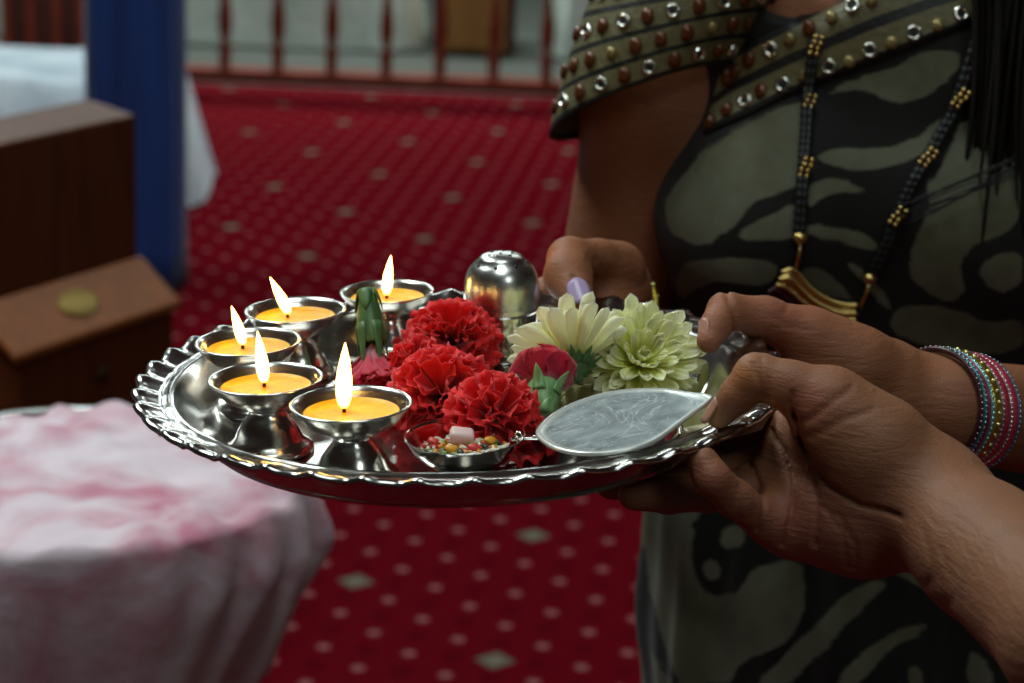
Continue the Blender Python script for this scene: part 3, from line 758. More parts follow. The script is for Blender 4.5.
def chrys(name, loc, axis, label, seed, mat, layers, roll=0, arc=None, group='pale chrysanthemum heads on the platter', cal=True):
    r0 = random.Random(seed); e = empty(name, loc, label, 'flower', group); e.rotation_euler = frame(axis, roll).to_euler()
    m = MB()
    for li, (n, L, w, pol, cu) in enumerate(layers):
        for k in range(n):
            az = 2 * math.pi * (k + .5 * (li % 2)) / n + r0.uniform(-.10, .10)
            spoon(m, L * r0.uniform(.86, 1.06), w * r0.uniform(.85, 1.15), pol + r0.uniform(-.09, .09), az, cu + r0.uniform(-.1, .1), 0, r0.uniform(.2, .6), r0.uniform(-.12, .12))
    m.build('petals', mat, e, attr='v', solid=.0003)
    if cal:
        m = MB(); m.lathe([(0, -.010), (.0022, -.010), (.0025, -.006), (.006, -.0045), (.0078, -.001), (.0074, .002), (.003, .003), (0, .003)], 24)
        for k in range(16):
            a0 = 2 * math.pi * k / 16 + (k % 2) * .1; L1 = .011 if k % 2 else .008; v = []; f = []
            for j in range(6):
                t = j / 5; w_ = .0017 * (1 - t ** 2) + .0002; r_ = .0068 + L1 * t * .75; z_ = -.004 + L1 * t * .45 + .001
                for u_ in (-1, 0, 1): v.append((r_ * math.cos(a0) - u_ * w_ * math.sin(a0), r_ * math.sin(a0) + u_ * w_ * math.cos(a0), z_ - .0006 * (u_ == 0)))
            for j in range(5):
                for i in range(2): f.append((j*3+i, j*3+i+1, (j+1)*3+i+1, (j+1)*3+i))
            m.add(v, f)
        m.build('calyx', M_DGREEN, e, solid=.0005)
    rest_on_floor(e); return e
chrys('chrysanthemum', fl(574, 366, HF + .018), CF(-.22, .72, -.62), 'cream chrysanthemum lying on its side, dark green calyx facing the viewer', 4, M_CH1,
      [(18, .038, .0054, 1.25, .05), (17, .037, .0052, 1.0, .0), (12, .031, .004, .7, .0), (9, .024, .003, .35, 0)], arc=1)
chrys('chrysanthemum', fl(640, 362, HF + .013), CF(.12, .42, .85), 'open lime-centred chrysanthemum nearest the hands, facing the viewer', 6, M_CH2,
      [(24, .035, .0052, 1.50, -.25), (24, .032, .005, 1.25, -.30), (22, .028, .0044, 1.02, -.35), (18, .022, .0036, .8, -.45), (12, .013, .0024, .45, -.4), (7, .008, .0018, .2, -.2)])

# ================================================================ people
def nets2(fn, lo, hi, h, s=4):
    """evaluates the field only near its surface, then meshes it"""
    lo = np.array(lo, float); hi = np.array(hi, float); n = (np.ceil((hi - lo) / h / s).astype(int)) * s + 1
    cn = (n - 1) // s + 1
    cx = [lo[i] + h * s * np.arange(cn[i]) for i in range(3)]
    G = np.stack(np.meshgrid(*cx, indexing='ij'), -1).astype(np.float32)
    Fc = np.concatenate([fn(G[i:i+8]) for i in range(0, cn[0], 8)])
    id_ = [np.clip((np.arange(n[i]) + s // 2) // s, 0, cn[i] - 1) for i in range(3)]
    F = Fc[np.ix_(*id_)].copy()
    need = np.abs(F) < 1.35 * s * h
    ii = np.stack(np.nonzero(need), -1)
    vals = np.empty(len(ii), np.float32)
    for k in range(0, len(ii), 400000):
        vals[k:k+400000] = fn((lo + h * ii[k:k+400000]).astype(np.float32))
    F[need] = vals
    cache = {'F': F}
    return nets_from(F, lo, h)
def nets_from(F, lo, h):
    S = F < 0; n = np.array(F.shape); nc = n - 1
    acc = np.zeros(tuple(nc) + (3,), np.float32); cnt = np.zeros(tuple(nc), np.float32)
    for d in range(3):
        o1, o2 = [k for k in range(3) if k != d]
        sl0 = [slice(None)] * 3; sl1 = [slice(None)] * 3; sl0[d] = slice(0, -1); sl1[d] = slice(1, None)
        a = F[tuple(sl0)]; b = F[tuple(sl1)]; cr = S[tuple(sl0)] != S[tuple(sl1)]
        t = np.where(cr, a / np.where(cr, a - b, 1), 0)
        for u in (0, 1):
            for w in (0, 1):
                q = [slice(None)] * 3; q[o1] = slice(u, u + nc[o1]); q[o2] = slice(w, w + nc[o2])
                c = cr[tuple(q)]; cnt += c; acc[..., d] += np.where(c, t[tuple(q)], 0)
                acc[..., o1] += c * u; acc[..., o2] += c * w
    m = cnt > 0; idx = np.full(tuple(nc), -1, np.int64); idx[m] = np.arange(m.sum())
    ii = np.stack(np.nonzero(m), -1); V = lo + h * (ii + acc[m] / cnt[m][:, None]); Q = []
    for d in range(3):
        o1, o2 = [(1, 2), (2, 0), (0, 1)][d]
        s0 = [slice(1, -1)] * 3; s0[d] = slice(0, -1); s1 = list(s0); s1[d] = slice(1, None)
        a = S[tuple(s0)]; b = S[tuple(s1)]; cr = a != b; p = np.stack(np.nonzero(cr), -1)
        for k in range(3):
            if k != d: p[:, k] += 1
        e1 = np.zeros(3, int); e1[o1] = 1; e2 = np.zeros(3, int); e2[o2] = 1
        q = np.stack([idx[tuple((p - e1 - e2).T)], idx[tuple((p - e2).T)], idx[tuple(p.T)], idx[tuple((p - e1).T)]], -1)
        fl_ = ~a[cr]; q[fl_] = q[fl_][:, ::-1]; Q.append(q)
    Q = np.concatenate(Q); return V, Q[(Q >= 0).all(1)]
def A(px, py, Y): return tuple(at(px, py, Y))
def crease(P, F, lines, depth, w, ylim):
    pp = P[..., [0, 2]]; 
    for ln, k in lines:
        d = None
        for a, b in zip(ln[:-1], ln[1:]):
            a = np.array([a[0], a[2]], np.float32); b = np.array([b[0], b[2]], np.float32); ba = b - a
            h = np.clip(((pp - a) @ ba) / float(ba @ ba), 0, 1); e = ((pp - a - h[..., None] * ba) ** 2).sum(-1)
            d = e if d is None else np.minimum(d, e)
        F = F + np.where(P[..., 1] < ylim, k * depth * np.exp(-d / (w * w)), 0)
    return F
def hand(P, palm, thumb, fingers, kp=.012, kt=.012, kf=.010):
    """palm: list of (a, b, ra, rb); thumb and fingers: (points, radii)"""
    d = None
    for a, b, ra, rb in palm:
        e = rcone(P, a, b, ra, rb); d = e if d is None else smin(d, e, kp)
    out = smin(d, chain(P, *thumb, .004), kt)
    for f in fingers: out = smin(out, smin(d, chain(P, *f, .003), kf), .0012)
    return out

SK_A = srgb(150, 96, 66)     # woman in the printed dress
SK_B = srgb(148, 100, 72)
# ---------------- the guest whose right hand holds the front of the platter
WR = A(930, 505, .925)
B_palm = [(A(925, 500, .93), A(862, 498, .945), .0275, .026), (A(862, 498, .945), A(800, 452, .965), .026, .016), (A(862, 505, .945), A(795, 490, .957), .026, .016),
          (A(866, 522, .94), A(790, 521, .945), .024, .0145), (A(880, 455, .935), A(838, 425, .938), .0245, .0180), (A(836, 432, .945), A(796, 436, .975), .0165, .0125)]
B_thumb = ([A(868, 445, .932), A(829, 402, .937), A(790, 386, .940), A(757, 376, .944), A(738, 395, .946), A(719, 417, .949)], [.022, .0155, .0110, .0100, .0078, .0056])
B_fing = [([A(795, 527, .945), A(764, 518, .938), A(734, 498, .925), A(712, 478, .918), A(703, 462, .922)], [.0130, .0098, .0083, .0078, .0072]),
          ([A(795, 492, .957), A(760, 484, .962), tuple(pw(.116, -.084, -.034)), tuple(pw(.098, -.082, -.036)), tuple(pw(.082, -.080, -.036))], [.0145, .0105, .0090, .0082, .0075]),
          ([A(798, 462, .967), A(770, 462, .980), tuple(pw(.116, -.064, -.036)), tuple(pw(.092, -.062, -.038)), tuple(pw(.072, -.060, -.0375))], [.0145, .0105, .0092, .0084, .0077]),
          ([A(802, 440, .975), A(782, 446, .995), tuple(pw(.120, -.042, -.036)), tuple(pw(.094, -.038, -.038)), tuple(pw(.074, -.034, -.0375))], [.0145, .0105, .0092, .0084, .0077])]
cl = lambda pts: [A(x, y, .93) for x, y in pts]
B_cr = [(cl([(757, 487), (763, 500), (761, 515), (757, 530)]), .9), (cl([(775, 450), (790, 465), (797, 485), (793, 510), (782, 545)]), 1.1), (cl([(735, 478), (741, 492), (736, 510)]), .6),
        (cl([(800, 440), (812, 470), (816, 500), (813, 540)]), .8), (cl([(795, 415), (805, 450), (825, 478), (855, 492), (890, 492)]), 1.0), (cl([(835, 505), (850, 530), (852, 560)]), .45),
        (cl([(905, 490), (910, 520), (903, 545)]), .35), (cl([(822, 500), (838, 520), (845, 560)]), .4), (cl([(755, 370), (761, 385), (764, 402)]), .7), (cl([(763, 366), (768, 385), (770, 402)]), .5),
        (cl([(792, 392), (790, 405), (796, 418)]), .8), (cl([(800, 420), (830, 395), (850, 385)]), .5), (cl([(806, 432), (840, 410), (870, 402)]), .4), (cl([(915, 495), (922, 520), (920, 540)]), .25)]
def fieldB(P):
    F = hand(P, B_palm, B_thumb, B_fing)
    F = smin(F, chain(P, [A(925, 502, .93), A(985, 552, .885), A(1090, 640, .80), tuple(Vector(A(1090, 640, .80)) + Vector((.16, -.16, -.02))), tuple(Vector(A(1090, 640, .80)) + Vector((.24, -.26, .03)))], [.0270, .0285, .033, .041, .043], .01), .012)
    F = smin(F, rcone(P, tuple(Vector(A(1090, 640, .80)) + Vector((.24, -.26, .03))), tuple(Vector(A(1090, 640, .80)) + Vector((.28, -.40, .28))), .043, .055), .02)
    F = crease(P, F, B_cr, .0020, .0013, .965)
    return F
V1, Q1 = nets2(fieldB, (.030, .84, .985), (.225, 1.06, 1.175), .0013)
V2, Q2 = nets2(fieldB, (.16, .28, .83), (.60, 1.0, 1.33), .0026)
ins = ((V2 > np.array((.030, .84, .985)) + .003) & (V2 < np.array((.225, 1.06, 1.175)) - .0045)).all(1)
Q2 = Q2[~ins[Q2].all(1)]
V, Q = join_sets([(V1, Q1), (V2, Q2)])
print('guest hand verts', len(V))
OR = (.55, .20, .06)
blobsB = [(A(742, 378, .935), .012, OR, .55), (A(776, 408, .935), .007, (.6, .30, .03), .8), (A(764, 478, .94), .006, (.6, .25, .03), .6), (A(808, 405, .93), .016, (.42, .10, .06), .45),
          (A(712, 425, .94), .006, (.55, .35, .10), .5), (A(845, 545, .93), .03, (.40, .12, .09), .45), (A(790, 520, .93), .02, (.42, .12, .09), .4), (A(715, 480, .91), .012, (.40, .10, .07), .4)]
guest = mesh_obj('person', V, Q, M_SKIN, attr={'tint': tint(V, SK_B, blobsB)})
props(guest, 'person reaching in from the right, bare right hand gripping the near rim, palm creases showing', 'person')
def nail(name, c, nrm, ax, w, l, mat, parent):
    n_ = Vector(nrm).normalized(); a = Vector(ax); a = (a - n_ * a.dot(n_)).normalized(); b = n_.cross(a)
    M = Matrix(((b.x, a.x, n_.x, c[0]), (b.y, a.y, n_.y, c[1]), (b.z, a.z, n_.z, c[2]), (0, 0, 0, 1)))
    m = MB(); v = []; f = []
    for j in range(9):
        t = j / 8
        for i in range(9):
            u = -1 + i / 4; wq = w * (.86 + .14 * math.sin(math.pi * t)) * (1 - .35 * (max(0, abs(t - .5) * 2 - .6) ** 2) * 4)
            v.append(M @ Vector((wq * u * .5, l * (t - .5) + .08 * l * (1 - u * u) * (t - .5) * 2, -.32 * w * .5 * u * u)))
    for j in range(8):
        for i in range(8): f.append((j*9+i, j*9+i+1, (j+1)*9+i+1, (j+1)*9+i))
    return m.add(v, f).build(name, mat, parent, solid=.0006)
tA = Vector(B_thumb[0][-1]); tB = Vector(B_thumb[0][-3])
nail('fingernail', tA + (tA - tB).normalized() * -.002 + CF(-.85, .30, .20) * .0068, CF(-.85, .35, .25), tA - tB, .0085, .012, M_NAIL2, guest)

# ---------------- the woman in the printed dress
SHR = at(684, -42, 1.49); ELR = at(596, 375, 1.49); WRR = at(606, 308, 1.32)
SHL = at(1120, -60, 1.50); ELL = at(1250, 452, 1.29); WRL = at(948, 408, 1.115)
CX = .262; CYY = 1.505
A1_palm = [(tuple(WRR), A(608, 285, 1.25), .0185, .0170), (A(614, 280, 1.255), A(602, 272, 1.225), .0160, .0150), (A(616, 290, 1.245), tuple(pw(.062, .165, -.022)), .017, .013), (A(616, 292, 1.245), tuple(pw(.078, .160, -.026)), .016, .012)]
A1_thumb = ([A(618, 268, 1.235), A(598, 258, 1.215), A(570, 260, 1.195), A(568, 276, 1.178), A(580, 303, 1.155)], [.0160, .0105, .0125, .0130, .0085])
A1_fing = [([tuple(pw(.050, .176, -.006)), tuple(pw(.028, .172, -.012)), tuple(pw(.020, .145, -.028)), tuple(pw(.022, .115, -.034))], [.0125, .0098, .0085, .0075]),
           ([tuple(pw(.062, .165, -.022)), tuple(pw(.050, .140, -.034)), tuple(pw(.046, .110, -.035)), tuple(pw(.044, .085, -.0345))], [.0135, .0095, .0085, .0075]),
           ([tuple(pw(.075, .162, -.024)), tuple(pw(.070, .135, -.035)), tuple(pw(.066, .108, -.035)), tuple(pw(.064, .085, -.0345))], [.0135, .0095, .0085, .0075]),
           ([tuple(pw(.080, .158, -.026)), tuple(pw(.082, .130, -.034)), tuple(pw(.086, .108, -.034)), tuple(pw(.084, .092, -.0335))], [.012, .0085, .0075, .0070])]
A2_palm = [(tuple(WRL), A(880, 402, 1.115), .0265, .0265), (A(880, 402, 1.115), A(835, 385, 1.115), .0265, .020), (A(880, 380, 1.11), A(815, 345, 1.105), .0215, .0150),
           (A(880, 420, 1.12), tuple(pw(.150, .012, -.034)), .024, .016), (A(880, 410, 1.12), tuple(pw(.152, .040, -.032)), .024, .016)]
A2_thumb = ([A(855, 365, 1.10), A(806, 335, 1.10), A(765, 318, 1.096), A(726, 311, 1.090), A(717, 325, 1.082), A(709, 341, 1.074)], [.020, .0140, .0108, .0093, .0078, .0064])
A2_fing = [([tuple(pw(.152, .046, -.032)), tuple(pw(.118, .052, -.036)), tuple(pw(.092, .052, -.036)), tuple(pw(.070, .050, -.0355))], [.0135, .0095, .0085, .0075]),
           ([tuple(pw(.152, .030, -.034)), tuple(pw(.115, .032, -.037)), tuple(pw(.086, .032, -.0365)), tuple(pw(.062, .030, -.0355))], [.0135, .0095, .0085, .0075]),
           ([tuple(pw(.150, .012, -.035)), tuple(pw(.115, .012, -.037)), tuple(pw(.088, .012, -.0365)), tuple(pw(.065, .010, -.0355))], [.0135, .0095, .0085, .0075]),
           ([tuple(pw(.150, -.006, -.036)), tuple(pw(.118, -.008, -.037)), tuple(pw(.095, -.008, -.036)), tuple(pw(.078, -.008, -.035))], [.012, .0085, .0078, .0070])]
A_cr = [([A(x, y, 1.08) for x, y in l_], k_) for l_, k_ in (([(728, 297), (734, 312), (735, 332)], .9), ([(724, 294), (729, 305)], .4), ([(784, 318), (800, 308)], .35), ([(770, 318), (790, 330), (812, 334)], .35))]
A_cr1 = [([A(x, y, 1.20) for x, y in l_], k_) for l_, k_ in (([(572, 260), (586, 268), (591, 280)], 1.0), ([(596, 256), (600, 266), (594, 277)], .7), ([(586, 250), (592, 258)], .5))]
def yell(P, c, r, sy):      # round cone chain squashed in depth
    pass
def torso(P, g=0.0, low=False):
    q = P.copy(); q[..., 1] = (P[..., 1] - CYY) / .70 + CYY
    F = chain(q, [(CX, CYY, 1.235), (CX, CYY, 1.13), (CX, CYY, 1.00), (CX + .01, CYY, .84), (CX + .01, CYY, .70)], [.118 + g, .152 + g, .138 + g, .152 + g, .150 + g], .04) * .72
    F = smin(F, rcone(P, (CX, CYY, 1.24), tuple(SHR), .07 + g, .050 + g), .05)
    F = smin(F, rcone(P, (CX, CYY, 1.24), tuple(SHL), .07 + g, .050 + g), .05)
    F = smin(F, ellip(P, A(764, 222, 1.440), (.066 + g, .062 + g, .066 + g)), .035)
    F = smin(F, ellip(P, A(968, 232, 1.445), (.070 + g, .062 + g, .066 + g)), .035)
    return F
def head(P):
    c = np.array((CX - .02, CYY - .04, 1.50))
    F = ellip(P, c + (0, .01, .03), (.074, .090, .095)); F = smin(F, ellip(P, c + (0, -.03, -.05), (.055, .06, .06)), .03)
    F = smin(F, rcone(P, c + (0, -.088, -.005), c + (0, -.100, -.022), .006, .011), .012)          # nose
    for s in (-1, 1):
        F = smin(F, ellip(P, c + (s * .074, .01, .0), (.008, .018, .03)), .006); F = smin(F, ellip(P, c + (s * .028, -.076, .018), (.013, .010, .009)), .006)
    F = smin(F, ellip(P, c + (0, -.086, -.050), (.022, .010, .009)), .008)
    return smin(F, rcone(P, (CX, CYY, 1.24), c + (0, .01, -.05), .055, .050), .03)
def fieldA(P):
    F = torso(P, -.009)
    F = smin(F, head(P), .03)
    for s in (-1, 1):
        F = smin(F, chain(P, [(CX + .01 + s * .065, CYY, .78), (CX + .01 + s * .07, CYY, .44), (CX + .01 + s * .075, CYY + .02, .08)], [.062, .050, .036], .02), .03)
        F = smin(F, chain(P, [(CX + s * .085, CYY + .03, .035), (CX + s * .095, CYY - .15, .022)], [.034, .02], .02), .03)
    F = smin(F, chain(P, [tuple(SHR), tuple(SHR.lerp(ELR, .35)), tuple(ELR), tuple(ELR.lerp(WRR, .3)), tuple(WRR)], [.046, .0445, .038, .0330, .0185], .02), .02)
    F = smin(F, chain(P, [tuple(SHL), tuple(SHL.lerp(ELL, .35)), tuple(ELL), tuple(ELL.lerp(WRL, .35)), tuple(WRL)], [.046, .044, .037, .036, .0265], .02), .02)
    F = smin(F, hand(P, A1_palm, A1_thumb, A1_fing, .012, .006, .008), .012)
    F = smin(F, hand(P, A2_palm, A2_thumb, A2_fing), .012)
    F = crease(P, F, A_cr, .0016, .0012, 1.12); F = crease(P, F, A_cr1, .0016, .0013, 1.235)
    return F
bx1 = ((.0, 1.085, 1.07), (.115, 1.29, 1.20)); bx2 = ((.065, 1.00, 1.03), (.245, 1.165, 1.185))
S_ = [nets2(fieldA, *bx1, .0014), nets2(fieldA, *bx2, .0014)]
V2, Q2 = nets2(fieldA, (-.02, 1.0, .0), (.66, 1.68, 1.66), .005)
for b0_, b1_ in (bx1, bx2):
    ins = ((V2 > np.array(b0_) + .004) & (V2 < np.array(b1_) - .007)).all(1); Q2 = Q2[~ins[Q2].all(1)]
V, Q = join_sets(S_ + [(V2, Q2)]); print('woman verts', len(V))
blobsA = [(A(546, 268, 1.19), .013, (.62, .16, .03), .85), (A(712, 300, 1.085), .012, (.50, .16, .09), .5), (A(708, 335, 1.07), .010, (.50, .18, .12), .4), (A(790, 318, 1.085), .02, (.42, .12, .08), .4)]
woman = mesh_obj('person', V, Q, M_SKIN, attr={'tint': tint(V, SK_A, blobsA)})
props(woman, 'woman in black and olive printed dress with studded sleeve, holding the platter in both hands', 'person')
n1 = Vector(A1_thumb[0][-1]); n0 = Vector(A1_thumb[0][-2]); nd = (n1 - n0).normalized()
nn = CF(.0, .55, .85); c_ = n1 + nd * .0005; nail('fingernail', c_ + (nn - nd * nn.dot(nd)).normalized() * .0095 , nn, nd, .0125, .014, M_NAIL, woman)
n1 = Vector(A2_thumb[0][-1]); n0 = Vector(A2_thumb[0][-3]); nd = (n1 - n0).normalized()
nn = CF(-.75, .25, .45); nail('fingernail', n1 - nd * .002 + (nn - nd * nn.dot(nd)).normalized() * .0068, nn, nd, .0085, .011, M_NAIL2, woman)

# dress
def fieldD(P):
    F = torso(P, .004)
    q = P.copy(); q[..., 1] = (P[..., 1] - CYY) / .72 + CYY
    a = np.arctan2(P[..., 1] - CYY, P[..., 0] - CX); fold = (np.sin(a * 13 + P[..., 2] * 3) + .6 * np.sin(a * 23 + 1.7 - P[..., 2] * 5)) * .004 * np.clip((1.15 - P[..., 2]) / .4, 0, 1.6)
    F = smin(F, rcone(q, (CX + .01, CYY, .95), (CX + .01, CYY, .55), .140, .160) * .74, .02)
    F = smin(F, rcone(q, (CX + .01, CYY, .60), (CX + .01, CYY, .36), .162, .18) * .74, .03)
    F = F + fold + .0022 * np.sin(P[..., 0] * 46 + P[..., 2] * 21) * np.sin(P[..., 2] * 37 - P[..., 0] * 15 + 1)
    F = np.maximum(F, .34 - P[..., 2]); F = np.maximum(F, P[..., 2] - 1.325)
    F = np.maximum(F, -(ellip(P, A(800, -52, 1.42), (.050, .08, .048))))
    return F
V, Q = nets2(fieldD, (.0, 1.32, .33), (.52, 1.68, 1.34), .0036)
print('dress verts', len(V))
dm = bpy.data.meshes.new('tmp'); 
bv = BVHTree.FromPolygons([tuple(x) for x in V], [tuple(int(i) for i in q) for q in Q])
def dhit(px, py):
    o = Vector((0, 0, CAMH)); d = ray(px, py).normalized(); h = bv.ray_cast(o, d); return h[0], h[1]
def dpt(px, py):
    h = dhit(px, py)[0]; return h if h is not None else at(px, py, 1.42)
c1 = lambda pts: [(540 + x / 2.114, y / 2.114) for x, y in pts]
c3 = lambda pts: [(740 + x / 3.254, 120 + y / 3.254) for x, y in pts]
c8 = lambda pts: [(600 + x / 2.415, 480 + y / 2.415) for x, y in pts]
LIGHT = [c1([(262, 430), (285, 380), (345, 315), (430, 262), (510, 225), (575, 212), (560, 300), (556, 385), (500, 405), (445, 428), (425, 462), (395, 490), (345, 525), (300, 510), (268, 480)]),
         c1([(405, 503), (450, 470), (500, 450), (545, 430), (548, 470), (545, 500), (470, 508)]), c1([(285, 590), (310, 555), (360, 540), (480, 545), (505, 565), (480, 610), (380, 590), (320, 610), (290, 640)]),
         c1([(583, 212), (640, 172), (740, 150), (800, 113), (880, 105), (890, 130), (872, 165), (800, 212), (735, 220), (700, 190), (640, 192)]),
         c3([(240, 125), (300, 98), (450, 95), (540, 75), (650, 5), (680, -30), (640, 60), (590, 110), (520, 150), (420, 162), (330, 150)]),
         c3([(215, 300), (215, 230), (250, 198), (330, 195), (440, 238), (380, 235), (290, 240)]), c3([(212, 342), (330, 348), (410, 368), (455, 425), (380, 402), (300, 384), (215, 378)]),
         c3([(195, 478), (280, 488), (345, 550), (395, 600), (300, 580), (210, 560)]), c3([(338, 453), (400, 485), (500, 600), (480, 625), (400, 535)]),
         c3([(720, 0), (690, 80), (640, 200), (605, 200), (620, 280), (570, 360), (568, 420), (552, 500), (600, 560), (680, 600), (740, 560), (700, 470), (760, 400), (850, 380), (924, 300), (924, 150), (860, 60), (800, -20)]),
         c3([(500, 620), (560, 600), (700, 610), (800, 660), (924, 640), (924, 760), (700, 760), (480, 700)]), c3([(760, 500), (840, 430), (924, 420), (924, 520), (850, 580)]),
         c8([(100, 60), (230, 90), (215, 190), (260, 290), (330, 270), (375, 205), (440, 190), (500, 208), (490, 350), (430, 405), (340, 430), (318, 500), (195, 500), (150, 380), (108, 220)]),
         c8([(280, 120), (345, 110), (350, 160), (300, 180)]), c8([(240, 200), (280, 185), (300, 230), (260, 250)]),
         c8([(360, 500), (440, 430), (490, 380), (560, 300), (650, 238), (705, 245), (610, 330), (520, 430), (460, 500)]), c8([(555, 500), (620, 425), (700, 370), (800, 335), (785, 372), (690, 410), (625, 500)]),
         c8([(890, 400), (930, 430), (960, 500), (880, 500)]), c8([(20, 150), (45, 120), (60, 300), (40, 500), (10, 500)]), c8([(735, 500), (760, 430), (790, 500)]),
         [(640, 480), (700, 470), (720, 500), (650, 520)], [(640, 420), (760, 430), (900, 520), (960, 600), (870, 560), (760, 500), (650, 450)]]
XZ = V[:, [0, 2]]
def sdpoly(X, poly):
    d = np.full(len(X), 9.0); ins = np.zeros(len(X), bool); n = len(poly)
    for i in range(n):
        a = np.array(poly[i]); b = np.array(poly[(i + 1) % n]); ba = b - a
        h = np.clip(((X - a) @ ba) / max(1e-12, ba @ ba), 0, 1); d = np.minimum(d, np.linalg.norm(X - a - h[:, None] * ba, axis=1))
        c = (a[1] > X[:, 1]) != (b[1] > X[:, 1]); xi = (ba[0]) * (X[:, 1] - a[1]) / (ba[1] if abs(ba[1]) > 1e-12 else 1e-12) + a[0]; ins ^= c & (X[:, 0] < xi)
    return np.where(ins, d, -d)
pr = np.full(len(V), -.02)
def rounded(pl):
    for _ in range(2): pl = [(a[0] + (b[0] - a[0]) * w_, a[1] + (b[1] - a[1]) * w_) for a, b in zip(pl, pl[1:] + pl[:1]) for w_ in (.25, .75)]
    return pl
for pl in LIGHT:
    q3 = [dpt(*q) for q in pl]; pr = np.maximum(pr, sdpoly(XZ, rounded([(q.x, q.z) for q in q3])))
# away from the visible front the print goes on in the same manner
w = 22 * (V[:, 2] * 1.0 + .30 * np.sin(V[:, 0] * 17 + 2) + .12 * np.sin(V[:, 1] * 31 + V[:, 2] * 9)) ; gen = .006 * np.sin(w * 3.3 + 2.2 * np.sin(V[:, 1] * 21 + V[:, 0] * 13))
side = np.clip((V[:, 1] - 1.50) / .02, 0, 1) + (V[:, 2] < .78) + (V[:, 0] > .40); side = np.clip(side, 0, 1)
pr = pr * (1 - side) + gen * side
g = N('printed_dress_cloth'); f_ = g.attr('print'); nz = g.noise(14, 4, .6); fn_ = g.noise(900, 2)
lt = g.mix(g.ramp(nz, [(.35, (0,0,0,1)), (.65, (1,1,1,1))]), srgb(80, 77, 54), srgb(110, 111, 92))
wob = g.math('ADD', f_, g.math('MULTIPLY', g.math('SUBTRACT', g.noise(30, 5, .65, g.scale(g.coord(), .6, 1, 1.6), .8), .5), .011))
mk = g.ramp(g.math('MULTIPLY_ADD', wob, 100, .5), [(.42, (0,0,0,1)), (.58, (1,1,1,1))])
g.set(Base_Color=g.mix(mk, srgb(22, 20, 18), lt), Roughness=.72, Sheen_Weight=.12, Specular_IOR_Level=.25); g.bump(g.math('ADD', fn_, g.math('MULTIPLY', nz, 2)), .3, .0015)
dress = mesh_obj('dress', V, Q, g.m, woman, attr={'print': pr})

# sleeve: loft around the upper arm
def ring(L, F_, R, B):
    L, F_, R, B = [Vector(x) for x in (L, F_, R, B)]; c = (L + R) / 2; c2 = (F_ + B) / 2; c = (c + c2) / 2
    return c, (R - L) / 2, (B - F_) / 2
r0_ = ring(at(549, 128, 1.455), at(640, 91, 1.395), at(742, 62, 1.46), at(640, 128, 1.53)); r1_ = ring(at(606, -20, 1.465), at(690, -48, 1.415), at(800, -40, 1.46), at(700, -55, 1.54))
nS, mS = 96, 40; Vs = []; As = []; Fs = []
def sleeve_pt(th, t):
    c = r0_[0].lerp(r1_[0], t); a = r0_[1].lerp(r1_[1], t); b = r0_[2].lerp(r1_[2], t); bulge = 1 + .06 * math.sin(math.pi * t)
    rr = 1 + .02 * math.sin(th * 5 + 1) * (1 - t)
    return c + (a * math.cos(th) + b * math.sin(th)) * bulge * rr
for j in range(mS + 1):
    for i in range(nS): Vs.append(sleeve_pt(2 * math.pi * i / nS, j / mS)); As.append(j / mS)
for j in range(mS):
    for i in range(nS): k = (i + 1) % nS; Fs.append((j*nS+i, j*nS+k, (j+1)*nS+k, (j+1)*nS+i))
def trim_mat():
    g = N('studded_trim_cloth'); t = g.attr('band'); nz = g.noise(260, 3); st = None
    for c_, w_ in ((.012, .034), (.245, .022), (.48, .022), (.725, .022), (.96, .022)):
        b = g.math('LESS_THAN', g.math('ABSOLUTE', g.math('SUBTRACT', t, c_)), w_); st = b if st is None else g.math('MAXIMUM', st, b)
    g.set(Base_Color=g.mix(st, g.mix(nz, srgb(76, 70, 42), srgb(116, 106, 72)), srgb(16, 15, 14)), Roughness=.55, Specular_IOR_Level=.4); g.bump(nz, .6, .0012); return g.m
M_TRIM = trim_mat()
sleeve = mesh_obj('sleeve', [tuple(x) for x in Vs], Fs, M_TRIM, woman, attr={'band': As}); sleeve.modifiers.new('s', 'SOLIDIFY').thickness = .002
M_AMB = simple('amber_bead', srgb(96, 50, 24), .2, .2); M_PEARL = simple('champagne_bead', srgb(150, 132, 84), .2, .4); M_SIL = m_steel('stud_silver', .15, (.8, .78, .7, 1))
mirror0 = MB().lathe([(.0016, .0006), (.0020, .0012), (.0027, .0016), (.0033, .0012), (.0036, 0)], 20).build('mirror_stud', [M_SIL, M_BLACK], woman)
mb_ = MB().lathe([(0, .0007), (.0017, .0007)], 16); mir_in = mb_.build('mirror_centre', simple('dark_mirror', (.03, .03, .03, 1), .05, 1.0), woman)
bead_a = MB().sphere((0, 0, .0004), .0029, 14, 9, (1.25, 1, .62)).build('amber_bead', M_AMB, woman)
bead_p = MB().sphere((0, 0, .0004), .0027, 14, 9, (1.1, 1, .7)).build('champagne_bead', M_PEARL, woman)
me_ = mirror0.data   # the stud carries its dark centre as geometry of the same mesh
bm = bmesh.new(); bm.from_mesh(me_); n0v = len(bm.verts); bm.from_mesh(mir_in.data)
for f in bm.faces:
    if f.calc_center_median().z < .00075 and f.calc_center_median().xy.length < .0017: f.material_index = 1
bm.to_mesh(me_); bm.free(); bpy.data.objects.remove(mir_in)
used = set()
def stud(kind, p, nrm, parent, s=1.0, ax=None):
    src = {'m': mirror0, 'a': bead_a, 'p': bead_p}[kind]
    if kind in used: o = src.copy(); C.objects.link(o)
    else: o = src; used.add(kind)
    o.parent = parent
    q = Vector(nrm).normalized().to_track_quat('Z', 'X' if ax is None else 'X')
    o.matrix_local = Matrix.Translation(p) @ q.to_matrix().to_4x4() @ Matrix.Diagonal((s, s, s, 1))
